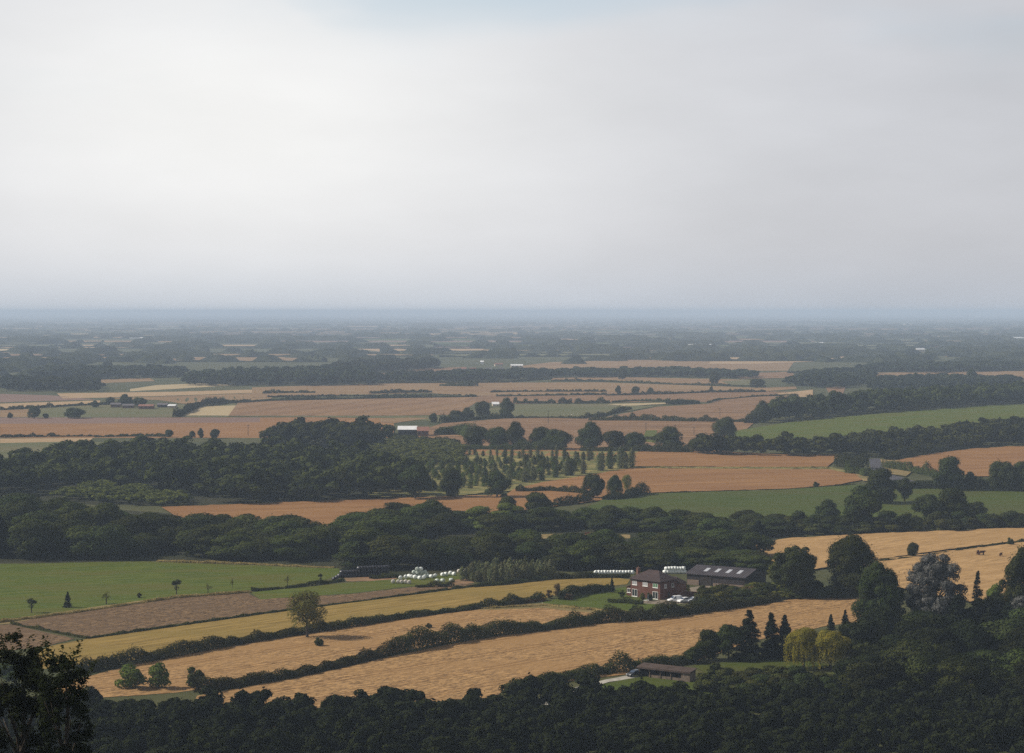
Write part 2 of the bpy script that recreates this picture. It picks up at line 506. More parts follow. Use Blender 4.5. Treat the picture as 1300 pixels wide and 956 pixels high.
# --- mid distance, traced on the plain
MID = [
    ('wheat_field', [(0, 531), (200, 530), (340, 530), (500, 529.5), (500, 556), (370, 556), (0, 556)], 'wheat'),
    ('fallow_field', [(0, 530), (330, 530.2), (330, 536), (200, 537.5), (0, 538)], 'mauve'),
    ('stubble_field', [(0, 557), (118, 556), (113, 560.5), (0, 562.5)], 'tan'),
    ('meadow', [(0, 562.5), (113, 560.5), (140, 562), (140, 600), (0, 600)], 'grass_dull'),
    ('meadow', [(30, 517), (130, 513.5), (240, 514), (300, 512), (290, 529.5), (0, 530), (30, 526)], 'grass_dull'),
    ('wheat_field', [(0, 521), (52, 519), (48, 529), (0, 529.5)], 'wheat_pink'),
    ('stubble_field', [(0, 512.5), (127, 508.5), (127, 511), (85, 515), (0, 519)], 'tan'),
    ('fallow_field', [(0, 500), (65, 502), (122, 507.5), (0, 511)], 'mauve'),
    ('stubble_field', [(72, 499.5), (220, 497.5), (345, 494), (345, 498), (230, 502), (130, 505), (80, 506)], 'tan'),
    ('wheat_field', [(130, 506), (240, 502.5), (345, 498.5), (345, 506), (300, 510), (235, 513), (200, 508)], 'wheat_pink'),
    ('stubble_field', [(165, 494), (200, 489), (265, 486.5), (300, 489), (220, 494), (165, 497)], 'cream'),
    ('wheat_field', [(100, 483), (190, 480), (197, 484), (140, 486), (118, 489)], 'wheat_pink'),
    ('stubble_field', [(233, 527.5), (250, 516), (300, 515), (290, 528)], 'cream'),
    ('wheat_field', [(290, 528), (302, 511.5), (345, 509), (480, 506), (609, 504), (606, 510), (588, 522), (575, 527), (480, 528)], 'wheat_b'),
    ('meadow', [(240, 528), (480, 528.3), (575, 527.5), (590, 524), (640, 516), (640, 530), (560, 536), (500, 531)], 'grass_dull'),
    ('stubble_field', [(480, 532), (520, 530.5), (546, 531), (500, 537.5), (484, 536)], 'wheat_pink'),
    ('wheat_field', [(320, 492), (470, 487.5), (560, 486), (650, 484), (650, 496), (500, 500), (320, 505)], 'wheat_pink'),
    ('meadow', [(430, 501), (590, 500.5), (640, 502), (590, 503), (430, 503)], 'grass_dull'),
    ('wheat_field', [(590, 507), (625, 500), (770, 498.5), (970, 497), (1012, 498), (1010, 501), (960, 504), (905, 511), (850, 510), (780, 511), (655, 513), (606, 511)], 'wheat_red'),
    ('wheat_field', [(528, 498), (600, 492), (642, 486), (760, 485.5), (880, 489.5), (972, 493), (970, 496.5), (760, 499.5), (600, 503)], 'wheat_pink'),
    ('wheat_field', [(700, 480), (770, 478.5), (958, 482.5), (955, 490), (860, 488), (770, 484), (700, 483)], 'wheat_pink'),
    ('wheat_field', [(465, 476), (540, 468), (592, 466), (560, 472), (490, 478)], 'wheat_red'),
    ('wheat_field', [(650, 466), (700, 460), (800, 457), (925, 458), (1010, 457), (1000, 471), (850, 471), (700, 472)], 'wheat_pink'),
    ('wheat_field', [(905, 455), (1078, 452), (1083, 457), (960, 462), (900, 462)], 'tan'),
    ('wheat_field', [(920, 475), (1005, 472), (1012, 480), (940, 481)], 'wheat_red'),
    ('wheat_field', [(1070, 474), (1300, 471), (1300, 483), (1180, 485), (1090, 480)], 'wheat_pink'),
    ('meadow', [(915, 484), (960, 482), (965, 489), (930, 490)], 'grass_dull'),
    ('wheat_field', [(955, 493), (1010, 491), (1012, 494), (955, 498.5)], 'wheat_pink'),
    ('stubble_field', [(985, 500), (1032, 495), (1032, 503), (1010, 506)], 'tan'),
    ('wheat_field', [(1048, 492), (1074, 491), (1070, 501), (1052, 499)], 'wheat_red'),
    ('wheat_field', [(955, 504), (1012, 507), (985, 524), (950, 522)], 'wheat_red'),
    ('wheat_field', [(540, 545), (562, 538), (640, 532), (735, 530), (960, 535), (945, 548), (905, 570), (815, 572), (600, 572), (530, 556)], 'wheat_red'),
    ('meadow', [(618, 528.5), (640, 517), (655, 513.5), (780, 513.5), (832, 516.5), (790, 523.5), (765, 527.5), (740, 529.5), (660, 530)], 'grass_dull'),
    ('stubble_field', [(770, 513.5), (852, 511.5), (850, 513), (792, 516)], 'cream'),
    ('wheat_field', [(770, 530), (800, 524), (834, 517), (900, 513), (940, 505.5), (970, 503.5), (1000, 503.5), (1005, 509), (985, 517), (960, 527), (948, 534), (900, 533.5)], 'wheat_red'),
    ('pasture', [(820, 547), (834, 547), (832, 563), (815, 561)], 'grass'),
    ('hill_pasture', [(925, 549), (1000, 537), (1100, 527), (1240, 516.5), (1330, 511), (1330, 532), (1200, 552), (1100, 562), (1040, 565), (980, 568), (935, 564)], 'grass'),
    ('plantation_floor', [(440, 566), (560, 562), (640, 574), (810, 574), (806, 594), (650, 624), (560, 632), (470, 632), (440, 600)], 'dry'),
    ('wheat_field', [(585, 572), (700, 569), (805, 570), (880, 571), (970, 577), (1066, 578.5), (1062, 584), (1050, 593.5), (1000, 594), (805, 593), (805, 581), (590, 578)], 'wheat'),
    ('wheat_field', [(640, 631), (652, 622), (690, 613), (800, 595.5), (1050, 596.5), (1085, 602.5), (1097, 610), (1060, 617), (1000, 621.5), (820, 627), (745, 634), (690, 642)], 'wheat'),
    ('grass_strip', [(800, 593.5), (1000, 594.2), (1052, 593.8), (1088, 601), (1084, 602.6), (1050, 596.6), (800, 595.5)], 'dry'),
    ('wheat_field', [(205, 645), (430, 636), (640, 629), (700, 628), (765, 629), (765, 636), (640, 652), (470, 668), (300, 674), (240, 668)], 'wheat'),
    ('wheat_field', [(1137, 586), (1180, 577), (1240, 570), (1330, 565), (1330, 584), (1280, 606), (1240, 606), (1200, 601), (1165, 598)], 'wheat'),
    ('verge', [(1115, 584), (1140, 585), (1160, 598), (1150, 606), (1124, 602)], 'verge'),
    ('road', [(1103, 584), (1117, 583), (1121, 594), (1132, 604), (1165, 613), (1160, 617), (1122, 609), (1106, 599)], 'tarmac'),
    ('verge', [(1086, 603), (1097, 600), (1110, 612), (1096, 612)], 'verge'),
    ('pasture', [(745, 646), (768, 634), (820, 628), (1000, 622.5), (1080, 616.5), (1120, 617), (1160, 622), (1330, 622), (1330, 664), (1000, 668), (880, 664), (800, 660)], 'grass_dark'),
    ('clearing', [(800, 703), (840, 697), (862, 698), (820, 706)], 'verge'),
    ('stubble_field', [(895, 702), (1000, 685), (1120, 678.5), (1330, 670), (1330, 684), (1220, 697), (1120, 711), (1000, 730), (900, 716)], 'stubble_pale'),
    ('stubble_field', [(1090, 716), (1230, 698), (1330, 686), (1330, 760), (1250, 770), (1100, 740)], 'stubble_pale'),
]
for nme, poly, mt in MID:
    field(nme, poly, mt)

# --- near fields
NEAR = [
    ('pasture', [(-30, 717), (180, 712.5), (300, 717), (430, 722), (436, 730), (390, 742), (320, 749), (220, 757), (100, 775), (40, 782), (-30, 789)], 'grass'),
    ('pasture', [(318, 752), (430, 741), (490, 736), (600, 728), (620, 734), (600, 740), (515, 745), (450, 753), (330, 761)], 'grass'),
    ('verge', [(-30, 790), (30, 784), (100, 773.5), (220, 757), (318, 750), (318, 753), (220, 761), (100, 779), (30, 790), (-30, 796)], 'verge'),
    ('bare_soil', [(436, 733), (500, 730), (504, 735), (470, 738), (440, 738)], 'soil'),
    ('bare_soil', [(566, 741), (580, 736), (598, 735.5), (602, 740), (585, 742)], 'soil'),
    ('brown_field', [(14, 791), (90, 778), (220, 760), (312, 752), (330, 761), (440, 755), (520, 746), (590, 741), (604, 742.5), (520, 755), (420, 767), (330, 778), (200, 796), (115, 809), (92, 808)], 'brown'),
    ('brown_field', [(-30, 794), (14, 793), (95, 811), (60, 820), (-30, 832)], 'brown'),
    ('hay_meadow', [(40, 838), (60, 821), (112, 811), (330, 780), (600, 745.5), (700, 735), (775, 732.5), (800, 736), (796, 742), (740, 748), (690, 760), (640, 767), (500, 784), (420, 796), (300, 816), (200, 834), (100, 848), (40, 850)], 'yellow'),
    ('stubble_field', [(70, 870), (200, 836), (300, 818), (430, 796), (640, 770), (690, 766), (800, 776), (800, 782), (760, 790), (600, 810), (500, 829), (380, 856), (300, 870), (220, 880), (70, 890)], 'stubble'),
    ('garden_lawn', [(686, 766), (720, 757), (750, 752), (800, 745), (860, 750), (890, 760), (850, 772), (800, 777.5), (750, 774)], 'lawn'),
    ('yard', [(800, 764), (838, 762), (850, 750), (890, 744), (960, 742), (960, 752), (895, 764), (850, 768), (826, 767)], 'gravel'),
    ('garden_path', [(688, 765.5), (701, 768.8), (700, 770), (687, 766.6)], 'concrete'),
    ('verge', [(600, 770), (690, 766), (800, 777), (770, 781), (690, 772), (610, 775)], 'verge'),
    ('stubble_field', [(230, 930), (250, 884), (380, 860), (440, 847), (500, 833), (620, 808), (760, 790), (860, 782), (1000, 762), (1090, 747), (1100, 760), (1090, 790), (1050, 795), (950, 815), (880, 842), (800, 856), (700, 868), (640, 876), (600, 910), (470, 930)], 'stubble'),
    ('paddock', [(690, 884), (770, 868), (812, 858), (900, 866), (1100, 850), (1200, 860), (1200, 905), (880, 905), (700, 895)], 'grass_dark'),
    ('drive', [(655, 900), (708, 880), (752, 867), (797, 858), (812, 860), (774, 866), (728, 880), (695, 905)], 'concrete'),
    ('paddock', [(880, 846), (940, 838), (1010, 836), (1060, 846), (1000, 856), (900, 858)], 'grass_dark'),
]
for i_, (nme, poly, mt) in enumerate(NEAR):
    field(nme, poly, mt, lift=.035 + .006 * i_)

# --- far patchwork of fields, real cells of 200-900 m on the plain
def far_fields():
    pal = ['wheat_pink', 'tan', 'grass_dull', 'cream', 'mauve', 'grass_dark', 'wheat_red']
    w = [.24, .2, .22, .07, .10, .14, .03]
    acc = {p: ([], []) for p in pal}
    edges = []
    y = 3550.
    while y < 70000:
        dy = random.uniform(110, 300) * (1 + y / 9000)
        half = .30 * y + 600
        x = -half + random.uniform(0, 300)
        while x < half:
            dx = random.uniform(220, 700) * (1 + y / 14000)
            if random.random() < .8:
                p = random.choices(pal, w)[0]
                g = 12
                sk = random.uniform(-.25, .25) * dy
                j = lambda: random.uniform(-.1, .1)
                q = [(x + g + sk * 0, y + g + j() * dy), (x + dx - g, y + g + j() * dy), (x + dx - g + sk, y + dy - g + j() * dy), (x + g + sk, y + dy - g + j() * dy)]
                V, Fc = acc[p]
                o = len(V)
                z = .05 + .3 * (y / 20000)
                V += [(a, b, z) for a, b in q]
                Fc.append((o, o + 1, o + 2, o + 3))
                edges.append((q[0], q[1]))
                if random.random() < .5:
                    edges.append((q[1], q[2]))
            x += dx
        y += dy
    for p in pal:
        V, Fc = acc[p]
        if Fc:
            tag(link('far_field', mesh_np('far_field', np.array(V), np.array(Fc)), None, M[p]), kind='structure')
    return edges


FAR_EDGES = far_fields()

# ------------------------------------------------------------------ foliage generators
def unit(n, rg=None):
    v = (rg or R).normal(size=(n, 3))
    return v / np.linalg.norm(v, axis=1, keepdims=True)


def leaf_quads(C, N, s, asp=.62):
    n = len(C)
    N = N / np.linalg.norm(N, axis=1, keepdims=True)
    t = np.cross(N, unit(n))
    t /= np.linalg.norm(t, axis=1, keepdims=True) + 1e-9
    b = np.cross(N, t)
    s = np.broadcast_to(s, (n,))[:, None] * .5
    V = np.stack([C - t * s, C - b * s * asp, C + t * s, C + b * s * asp], 1).reshape(-1, 3)
    return V


def quads(n):
    return np.arange(n * 4).reshape(-1, 4)


def clump_leaves(cent, rad, nleaf, jit=.38, squash=.82, up=.3, inner=.12):
    """leaves on the surfaces of clumps; cent (k,3), rad (k)"""
    k = len(cent)
    w = rad ** 2 / (rad ** 2).sum()
    idx = R.choice(k, nleaf, p=w)
    d = unit(nleaf)
    d[:, 2] = np.where(R.random(nleaf) < up, np.abs(d[:, 2]), d[:, 2])
    rr = rad[idx] * np.where(R.random(nleaf) < inner, R.uniform(.3, .85, nleaf), R.uniform(.86, 1.1, nleaf))
    P = cent[idx] + d * rr[:, None] * np.array([1, 1, squash])
    N = d + unit(nleaf) * jit
    return P, N


def crown_broad(w, h0, h1, kcl, nleaf, size, flat=.5, shape=1., r0=.10, r1=.235):
    """rounded, lumpy crown between h0 and h1, width w"""
    hz = (h1 - h0) / 2
    c = unit(kcl) * (R.uniform(.35, 1, kcl) ** .6)[:, None]
    lobes = unit(6)
    amp = R.uniform(-.32, .16, 6)
    mod = 1 + (np.exp(-((1 - c @ lobes.T) / .28) ** 2) * amp).sum(1)
    c = c * mod[:, None]
    rad = R.uniform(r0, r1, kcl) * w
    taper = 1 - .25 * shape * np.clip(c[:, 2], 0, 1) + .38 * np.clip(-c[:, 2], 0, 1)
    cen = np.stack([c[:, 0] * (w / 2 - rad * .8) * taper, c[:, 1] * (w / 2 - rad * .8) * taper, h0 + hz + c[:, 2] * (hz - rad * .65)], 1)
    P, N = clump_leaves(cen, rad, nleaf)
    # loose sprigs that break the outline
    q = R.random(nleaf) < .07
    P[q] += N[q] * (R.uniform(.02, .07, q.sum()) * w)[:, None]
    return P, N, np.full(nleaf, size) * R.uniform(.6, 1.35, nleaf)


def low_fill(P, N, S):
    return leaf_quads(P, N, S)


def crown_mesh(name, P, N, S, mat, asp=.62):
    V = leaf_quads(P, N, S, asp)
    me = mesh_np(name, V, quads(len(P)))
    me.materials.append(mat)
    return me


def trunk_mesh(h, r, limbs, spread, mat, h0):
    mb = MB()
    mb.tube([(0, 0, -.4), (0, 0, .3), (.05 * h * .1, 0, h * .3), (.02 * h, .01 * h, h * .62), (0, .02 * h, h * .85)], [r * 1.35, r, r * .78, r * .5, r * .15])
    for i in range(limbs):
        a = 2 * math.pi * i / limbs + random.uniform(-.4, .4)
        z0 = h * random.uniform(.22, .45)
        l = spread * random.uniform(.5, .85)
        mb.tube([(0, 0, z0), (math.cos(a) * l * .45, math.sin(a) * l * .45, z0 + h * .13), (math.cos(a) * l, math.sin(a) * l, z0 + h * random.uniform(.22, .38))], [r * .5, r * .33, r * .08], 5)
    me = D.meshes.new('trunk')
    me.from_pydata(mb.v, [], mb.f)
    me.polygons.foreach_set('use_smooth', [True] * len(me.polygons))
    me.materials.append(mat)
    return me


class Proto:
    """crown mesh + trunk mesh with unit size W x H; place() makes one tree thing"""

    def __init__(s, W, H, crown, trunk):
        s.W, s.H, s.crown, s.trunk = W, H, crown, trunk


PROTO = {}


def mk_broad(key, mat, W=11, H=13, h0=.1, kcl=30, n=11000, size=.62, limbs=5, shape=1., r0=.10, r1=.235):
    P, N, S = crown_broad(W, H * h0, H, kcl, n, size, shape=shape, r0=r0, r1=r1)
    PROTO.setdefault(key, []).append(Proto(W, H, crown_mesh('crown', P, N, S, mat), trunk_mesh(H, .028 * H, limbs, W * .42, M['bark'], h0)))


for i in range(4):
    mk_broad('broad', M['leaf'], h0=.0, kcl=28 + 3 * i)
for i in range(3):
    mk_broad('dark', M['leaf_dark'], h0=-.03, kcl=28 + 3 * i)
for i in range(5):
    mk_broad('oak', M['leaf_oak'], 15, 12.5, -.06, 32 + 2 * i, 14000, .65, shape=.6)
for i in range(2):
    mk_broad('fresh', M['leaf_fresh'], 8, 10, .02, 17, 7000, .55)
for i in range(2):
    mk_broad('bush', M['hedge'], 4, 3.4, -.15, 12, 3000, .4)
for i in range(4):
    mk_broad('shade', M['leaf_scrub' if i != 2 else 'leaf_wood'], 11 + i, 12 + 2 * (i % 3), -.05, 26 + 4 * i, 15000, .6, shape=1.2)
for i in range(2):
    mk_broad('bush_big', M['leaf_dark'], 7, 5.5, -.15, 15, 6000, .5)
mk_broad('bush_fresh', M['leaf_fresh'], 4, 3.6, -.05, 16, 2000, .36)
mk_broad('bush_olive', M['leaf_olive'], 4, 3.6, -.05, 16, 2000, .36)
mk_broad('bush_russet', M['leaf_russet'], 4, 4, -.05, 13, 1100, .36)
mk_broad('bush_purple', M['leaf_purple'], 4, 4, -.05, 13, 1500, .36)
mk_broad('big', M['leaf_dark'], 18, 19, -.02, 70, 40000, .55, r0=.06, r1=.17)
mk_broad('big', M['leaf_oak'], 18, 19, -.02, 60, 40000, .55, r0=.06, r1=.17)
mk_broad('big_fresh', M['leaf_olive'], 12, 12, .03, 26, 14000, .5)
mk_broad('silver', M['leaf_silver'], 19, 24, -.02, 130, 48000, .5, r0=.045, r1=.115)
mk_broad('open', M['leaf_olive'], 11, 15.5, .13, 46, 5200, .5, 8, .2)
mk_broad('sapling', M['leaf_dark'], 3.4, 6, .2, 14, 900, .32, 4)
mk_broad('sapling_thin', M['leaf_olive'], 3., 5, .2, 12, 260, .3, 6)


def mk_conifer(key, mat, W, H, n, size):
    nb = 110
    t = np.sort(R.uniform(.02, .99, nb))
    ang = R.uniform(0, 2 * np.pi, nb)
    ln = W / 2 * (1.04 - t) ** .8 * R.uniform(.6, 1.2, nb)
    i = R.choice(nb, n, p=(ln + .25) / (ln + .25).sum())
    u = R.random(n) ** .7
    wd = (.16 + .22 * (1 - u)) * ln[i] + .1
    x = ln[i] * u
    sx = R.normal(size=n) * wd * .75
    z = H * t[i] - .22 * x + .10 * x * u + R.normal(size=n) * .16
    P = np.stack([x * np.cos(ang[i]) - sx * np.sin(ang[i]), x * np.sin(ang[i]) + sx * np.cos(ang[i]), np.maximum(z, .1)], 1)
    N = np.stack([np.cos(ang[i]) * .4, np.sin(ang[i]) * .4, np.full(n, .9)], 1) + unit(n) * .55
    PROTO.setdefault(key, []).append(Proto(W, H, crown_mesh('crown', P, N, size * R.uniform(.7, 1.2, n), mat, .45), trunk_mesh(H, .018 * H, 0, 1, M['bark'], 0)))


mk_conifer('conifer', M['leaf_conifer'], 6.5, 12, 12000, .55)
mk_conifer('conifer', M['leaf_conifer'], 6, 12, 12000, .6)
mk_conifer('spire', M['leaf_conifer'], 5, 15, 11000, .5)


def mk_poplar(key, mat, W, H, n, size):
    t = R.uniform(.06, 1, n)
    prof = np.interp(t, [0, .08, .25, .55, .85, 1], [.25, .6, .95, 1, .6, .06]) * W / 2
    ang = R.uniform(0, 2 * np.pi, n)
    r = prof * R.uniform(.2, 1.08, n) ** .6 * (1 + .25 * np.sin(ang * 4 + t * 25))
    P = np.stack([r * np.cos(ang), r * np.sin(ang), t * H], 1)
    N = np.stack([np.cos(ang), np.sin(ang), np.full(n, .45)], 1) + unit(n) * .6
    PROTO.setdefault(key, []).append(Proto(W, H, crown_mesh('crown', P, N, np.full(n, size), mat), trunk_mesh(H, .014 * H, 3, W * .4, M['bark'], 0)))


mk_poplar('poplar', M['leaf'], 4.2, 11, 2000, .55)
mk_poplar('poplar', M['leaf_grey'], 3.6, 11, 1700, .5)
mk_poplar('young', M['leaf_fresh'], 3, 4.5, 700, .45)
mk_poplar('young', M['leaf'], 3, 4.5, 800, .45)
mk_poplar('reed', M['leaf_grey'], 1.8, 5, 420, .42)


def mk_willow(key, mat, W, H, n, size):
    k = 18
    c = unit(k)
    c[:, 2] = np.abs(c[:, 2]) * .9
    cen = np.stack([c[:, 0] * W * .33, c[:, 1] * W * .33, H * .5 + c[:, 2] * H * .36], 1)
    rad = R.uniform(.14, .22, k) * W
    P, N = clump_leaves(cen, rad, int(n * .68), up=.7)
    m = n - len(P)
    # hanging strands
    ns = 150
    a = R.uniform(0, 2 * np.pi, ns)
    rr = W / 2 * R.uniform(.45, 1.0, ns) * (1 + .14 * np.sin(a * 3 + 1))
    zt = H * R.uniform(.42, .75, ns)
    zb = H * R.uniform(.03, .45, ns)
    i = R.integers(0, ns, m)
    t = R.random(m)
    Q = np.stack([np.cos(a[i]) * rr[i], np.sin(a[i]) * rr[i], zt[i] + (zb[i] - zt[i]) * t], 1) + R.normal(size=(m, 3)) * .14
    NQ = np.stack([np.cos(a[i]), np.sin(a[i]), np.full(m, .2)], 1) + unit(m) * .5
    PROTO.setdefault(key, []).append(Proto(W, H, crown_mesh('crown', np.vstack([P, Q]), np.vstack([N, NQ]), np.full(n, size), mat, .4), trunk_mesh(H, .035 * H, 5, W * .3, M['bark'], 0)))


for _ in range(2):
    mk_willow('willow', M['leaf_willow'], 9, 10, 16000, .42)


def tree(key, px, py, hpx, wpx, label, cat='tree', group=None, name='tree', k=None, loc=None):
    ps = PROTO[key]
    p = ps[random.randrange(len(ps)) if k is None else k % len(ps)]
    if loc is None:
        loc = at1(px, py)
    m = ppm(loc.y)
    sx, sz = wpx * m / p.W, hpx * m / p.H
    e = empty(name, loc, random.uniform(0, 6.28), (sx, sx, sz))
    tag(e, label, cat, group)
    woody = not key.startswith('bush') and key != 'reed'
    c = D.objects.new('crown' if woody else 'foliage', p.crown)
    t = D.objects.new('trunk' if woody else 'stem', p.trunk)
    for o in (c, t):
        col.objects.link(o)
        o.parent = e
    return e


# low polygon trees merged into woods that read as one mass
def low_crown(n, size, W=1., H=1., kcl=14):
    P, N, S = crown_broad(W, 0, H, kcl, n, size)
    return leaf_quads(P, N, S).reshape(n, 4, 3)


LOW_A = [low_crown(760, 1.5, 11, 12.5, 11) for _ in range(6)]
LOW_B = [low_crown(190, 2.6, 11, 12.5, 8) for _ in range(5)]


def scatter_poly(poly, spacing, jit=.4):
    """points on the ground inside a pixel polygon on a jittered world grid"""
    P = dense(poly, 12, 0)
    A = np.array(P)
    x, y, _ = at(A[:, 0], A[:, 1])
    W = np.stack([x, y], 1)
    gx = np.arange(x.min(), x.max() + spacing, spacing)
    gy = np.arange(y.min(), y.max() + spacing, spacing * .87)
    GX, GY = np.meshgrid(gx, gy)
    GX = GX + (np.arange(len(gy)) % 2 * .5 * spacing)[:, None] + R.uniform(-jit, jit, GX.shape) * spacing
    GY = GY + R.uniform(-jit, jit, GX.shape) * spacing
    ok = inside(W, GX, GY)
    X, Y = GX[ok], GY[ok]
    return X, Y, hf(X, Y)


def wood(poly, spacing, hm, label, mat, low=None, wscale=1.25, hvar=.22, name='woodland', cat='woodland'):
    low = low or LOW_A
    X, Y, Z = scatter_poly(poly, spacing)
    n = len(X)
    parts = []
    for i in range(n):
        q = low[i % len(low)]
        s = spacing * wscale / 11 * R.uniform(.8, 1.25)
        h = hm / 12.5 * R.uniform(1 - hvar, 1 + hvar)
        a = R.uniform(0, 6.28)
        c, sn = math.cos(a), math.sin(a)
        v = q.reshape(-1, 3)
        parts.append(np.stack([(v[:, 0] * c - v[:, 1] * sn) * s + X[i], (v[:, 0] * sn + v[:, 1] * c) * s + Y[i], v[:, 2] * h + Z[i]], 1))
    V = np.concatenate(parts)
    org = np.array([X.mean(), Y.mean(), Z.min()])
    o = link(name, mesh_np(name, V - org, quads(len(V) // 4)), None, M[mat], Vector(org))
    return tag(o, label, cat, kind='stuff')


def hedge(pts, hpx, label, width=2.2, mat='hedge', leaf=None, gaps=0., name='hedgerow', cat='hedge', dens=1., lump=.4, hm=None, kind=None):
    """a hedge along a line of photograph pixels; height hpx in photograph pixels at its middle"""
    A = np.array(dense(pts, 8, 0, close=False))
    x, y, z = at(A[:, 0], A[:, 1])
    seg = np.hypot(np.diff(x), np.diff(y))
    s = np.concatenate([[0], np.cumsum(seg)])
    L = s[-1]
    ym = y.mean()
    h = hm if hm else hpx * ppm(ym)
    leaf = leaf or max(.42, min(2.2, 1.15 * ym / 2000 + .15))
    n = int(min(130000, max(80, dens * 7.5 * L * (2 * h + width) / leaf ** 2)))
    t = R.random(n) * L
    # lumpy height and width profile along the hedge
    kn = max(4, int(L / max(2.2, h * .9)))
    hp = 1 + lump * R.uniform(-1, .9, kn)
    hp = np.where(R.random(kn) < .1, hp * 1.55, hp) * (1 + .3 * np.sin(np.linspace(0, L / 17, kn) + x[0]))
    wp = 1 + .3 * R.uniform(-1, 1, kn)
    tt = t / L * (kn - 1)
    hh = h * np.interp(tt, np.arange(kn), hp)
    ww = width / 2 * np.interp(tt, np.arange(kn), wp)
    if gaps:
        gp = R.random(kn) < gaps
        hh = np.where(gp[np.clip(tt.astype(int), 0, kn - 1)], hh * .5, hh)
    th = R.uniform(0, np.pi, n)
    cs, sn = np.cos(th), np.sin(th)
    shell = np.where(R.random(n) < .25, R.uniform(.5, .9, n), R.uniform(.84, 1.16, n) + (R.random(n) < .06) * R.uniform(0, .3, n))
    off = np.sign(cs) * np.abs(cs) ** .6 * ww * shell
    zz = sn ** .7 * hh * shell
    bx, by = np.interp(t, s, x), np.interp(t, s, y)
    dx = np.interp(t, (s[1:] + s[:-1]) / 2, np.diff(x) / seg)
    dy = np.interp(t, (s[1:] + s[:-1]) / 2, np.diff(y) / seg)
    nn = np.hypot(dx, dy)
    px, py = -dy / nn, dx / nn
    X, Y = bx + px * off, by + py * off
    P = np.stack([X, Y, hf(X, Y) + zz], 1)
    N = np.stack([px * cs, py * cs, sn + .15], 1) + unit(n) * .6
    V = leaf_quads(P, N, leaf * R.uniform(.7, 1.3, n))
    org = np.array([x[0], y[0], z[0]])
    o = link(name, mesh_np(name, V - org, quads(n)), None, M[mat], Vector(org))
    return tag(o, label, cat, kind=kind)


# ------------------------------------------------------------------ far plain: hedgerows and woods
def far_hedges():
    Vs, Fs = [], []
    off = 0
    for (a, b) in FAR_EDGES:
        if random.random() > .9 or a[1] > 45000:
            continue
        L = math.hypot(b[0] - a[0], b[1] - a[1])
        n = max(3, int(L / (14 + a[1] / 900)))
        t = np.linspace(0, 1, n)
        x = a[0] + (b[0] - a[0]) * t
        y = a[1] + (b[1] - a[1]) * t
        tree_here = R.random(n) < .22
        h = np.where(tree_here, R.uniform(6, 12, n), R.uniform(1.6, 4, n))
        w = np.where(tree_here, R.uniform(3, 6, n), 2.)
        nx, ny = -(b[1] - a[1]) / L, (b[0] - a[0]) / L
        rows = [np.stack([x - nx * w, y - ny * w, np.zeros(n)], 1), np.stack([x - nx * w * .8, y - ny * w * .8, h * .7], 1),
                np.stack([x, y, h], 1), np.stack([x + nx * w * .8, y + ny * w * .8, h * .7], 1), np.stack([x + nx * w, y + ny * w, np.zeros(n)], 1)]
        V = np.concatenate(rows)
        for r in range(4):
            i = np.arange(n - 1)
            Fs.append(np.stack([r * n + i, r * n + i + 1, (r + 1) * n + i + 1, (r + 1) * n + i], 1) + off)
        Vs.append(V)
        off += len(V)
    o = link('distant_hedgerows', mesh_np('distant_hedgerows', np.concatenate(Vs), np.concatenate(Fs)), None, M['leaf_far'])
    tag(o, 'dark hedgerows with trees dividing the hazy fields of the far plain', 'hedgerows', kind='stuff')


far_hedges()


def canopy(cx, cy, lx, ly, H, s, Vs, Fs, off):
    nx, ny = max(4, int(lx / s)), max(4, int(ly / s))
    u, v = np.linspace(-1, 1, nx), np.linspace(-1, 1, ny)
    U, W = np.meshgrid(u, v)
    edge = 1 - .25 * R.random(U.shape)
    a = R.uniform(-.25, .25)
    X, Y = U * lx / 2, W * ly / 2 + np.sin(U * 3 + cx) * ly * .12
    X, Y = X * math.cos(a) - Y * math.sin(a) + cx, X * math.sin(a) + Y * math.cos(a) + cy
    X = X + R.uniform(-.3, .3, U.shape) * s
    Y = Y + R.uniform(-.3, .3, U.shape) * s
    Z = H * R.uniform(.62, 1.12, U.shape)
    Z[0, :] = Z[-1, :] = 0
    Z[:, 0] = Z[:, -1] = 0
    V = np.stack([X, Y, Z], -1).reshape(-1, 3)
    i, j = np.meshgrid(np.arange(ny - 1), np.arange(nx - 1), indexing='ij')
    q = (i * nx + j).ravel() + off
    Vs.append(V)
    Fs.append(np.stack([q, q + 1, q + nx + 1, q + nx], 1))
    return off + len(V)


def far_woods():
    Vs, Fs = [], []
    off = 0
    spots = []
    rows = 0
    # (px0, px1, py0, py1, how many): where the photograph shows woods on the far plain
    for (x0, x1, y0, y1, n) in [(0, 250, 432, 462, 34), (0, 130, 462, 478, 16), (240, 420, 432, 446, 14), (250, 700, 405, 432, 26), (690, 1000, 424, 450, 40),
                                (1000, 1300, 408, 446, 44), (0, 250, 408, 432, 14), (700, 1000, 404, 424, 14), (400, 700, 432, 452, 9), (560, 1000, 452, 458, 12), (1000, 1300, 444, 462, 30)]:
        for _ in range(n):
            spots.append((random.uniform(x0 - 20, x1 + 20), random.uniform(y0, y1)))
    spots = spots + [(random.uniform(-20, 1320), random.uniform(404, 462)) for _ in range(190)]
    for px, py in spots:
        x, y, _ = at(px, py)
        x, y = float(x), float(y)
        lx = random.uniform(6, 26) ** 1.3 * ppm(y)
        ly = random.uniform(35, 120) * (1 + y / 12000)
        off = canopy(x, y, lx, ly, random.uniform(8, 14), 10 + y / 1200, Vs, Fs, off)
    o = link('distant_woods', mesh_np('distant_woods', np.concatenate(Vs), np.concatenate(Fs)), None, M['leaf_far'])
    tag(o, 'blue hazy woods scattered over the far plain below the horizon', 'woods', kind='stuff')


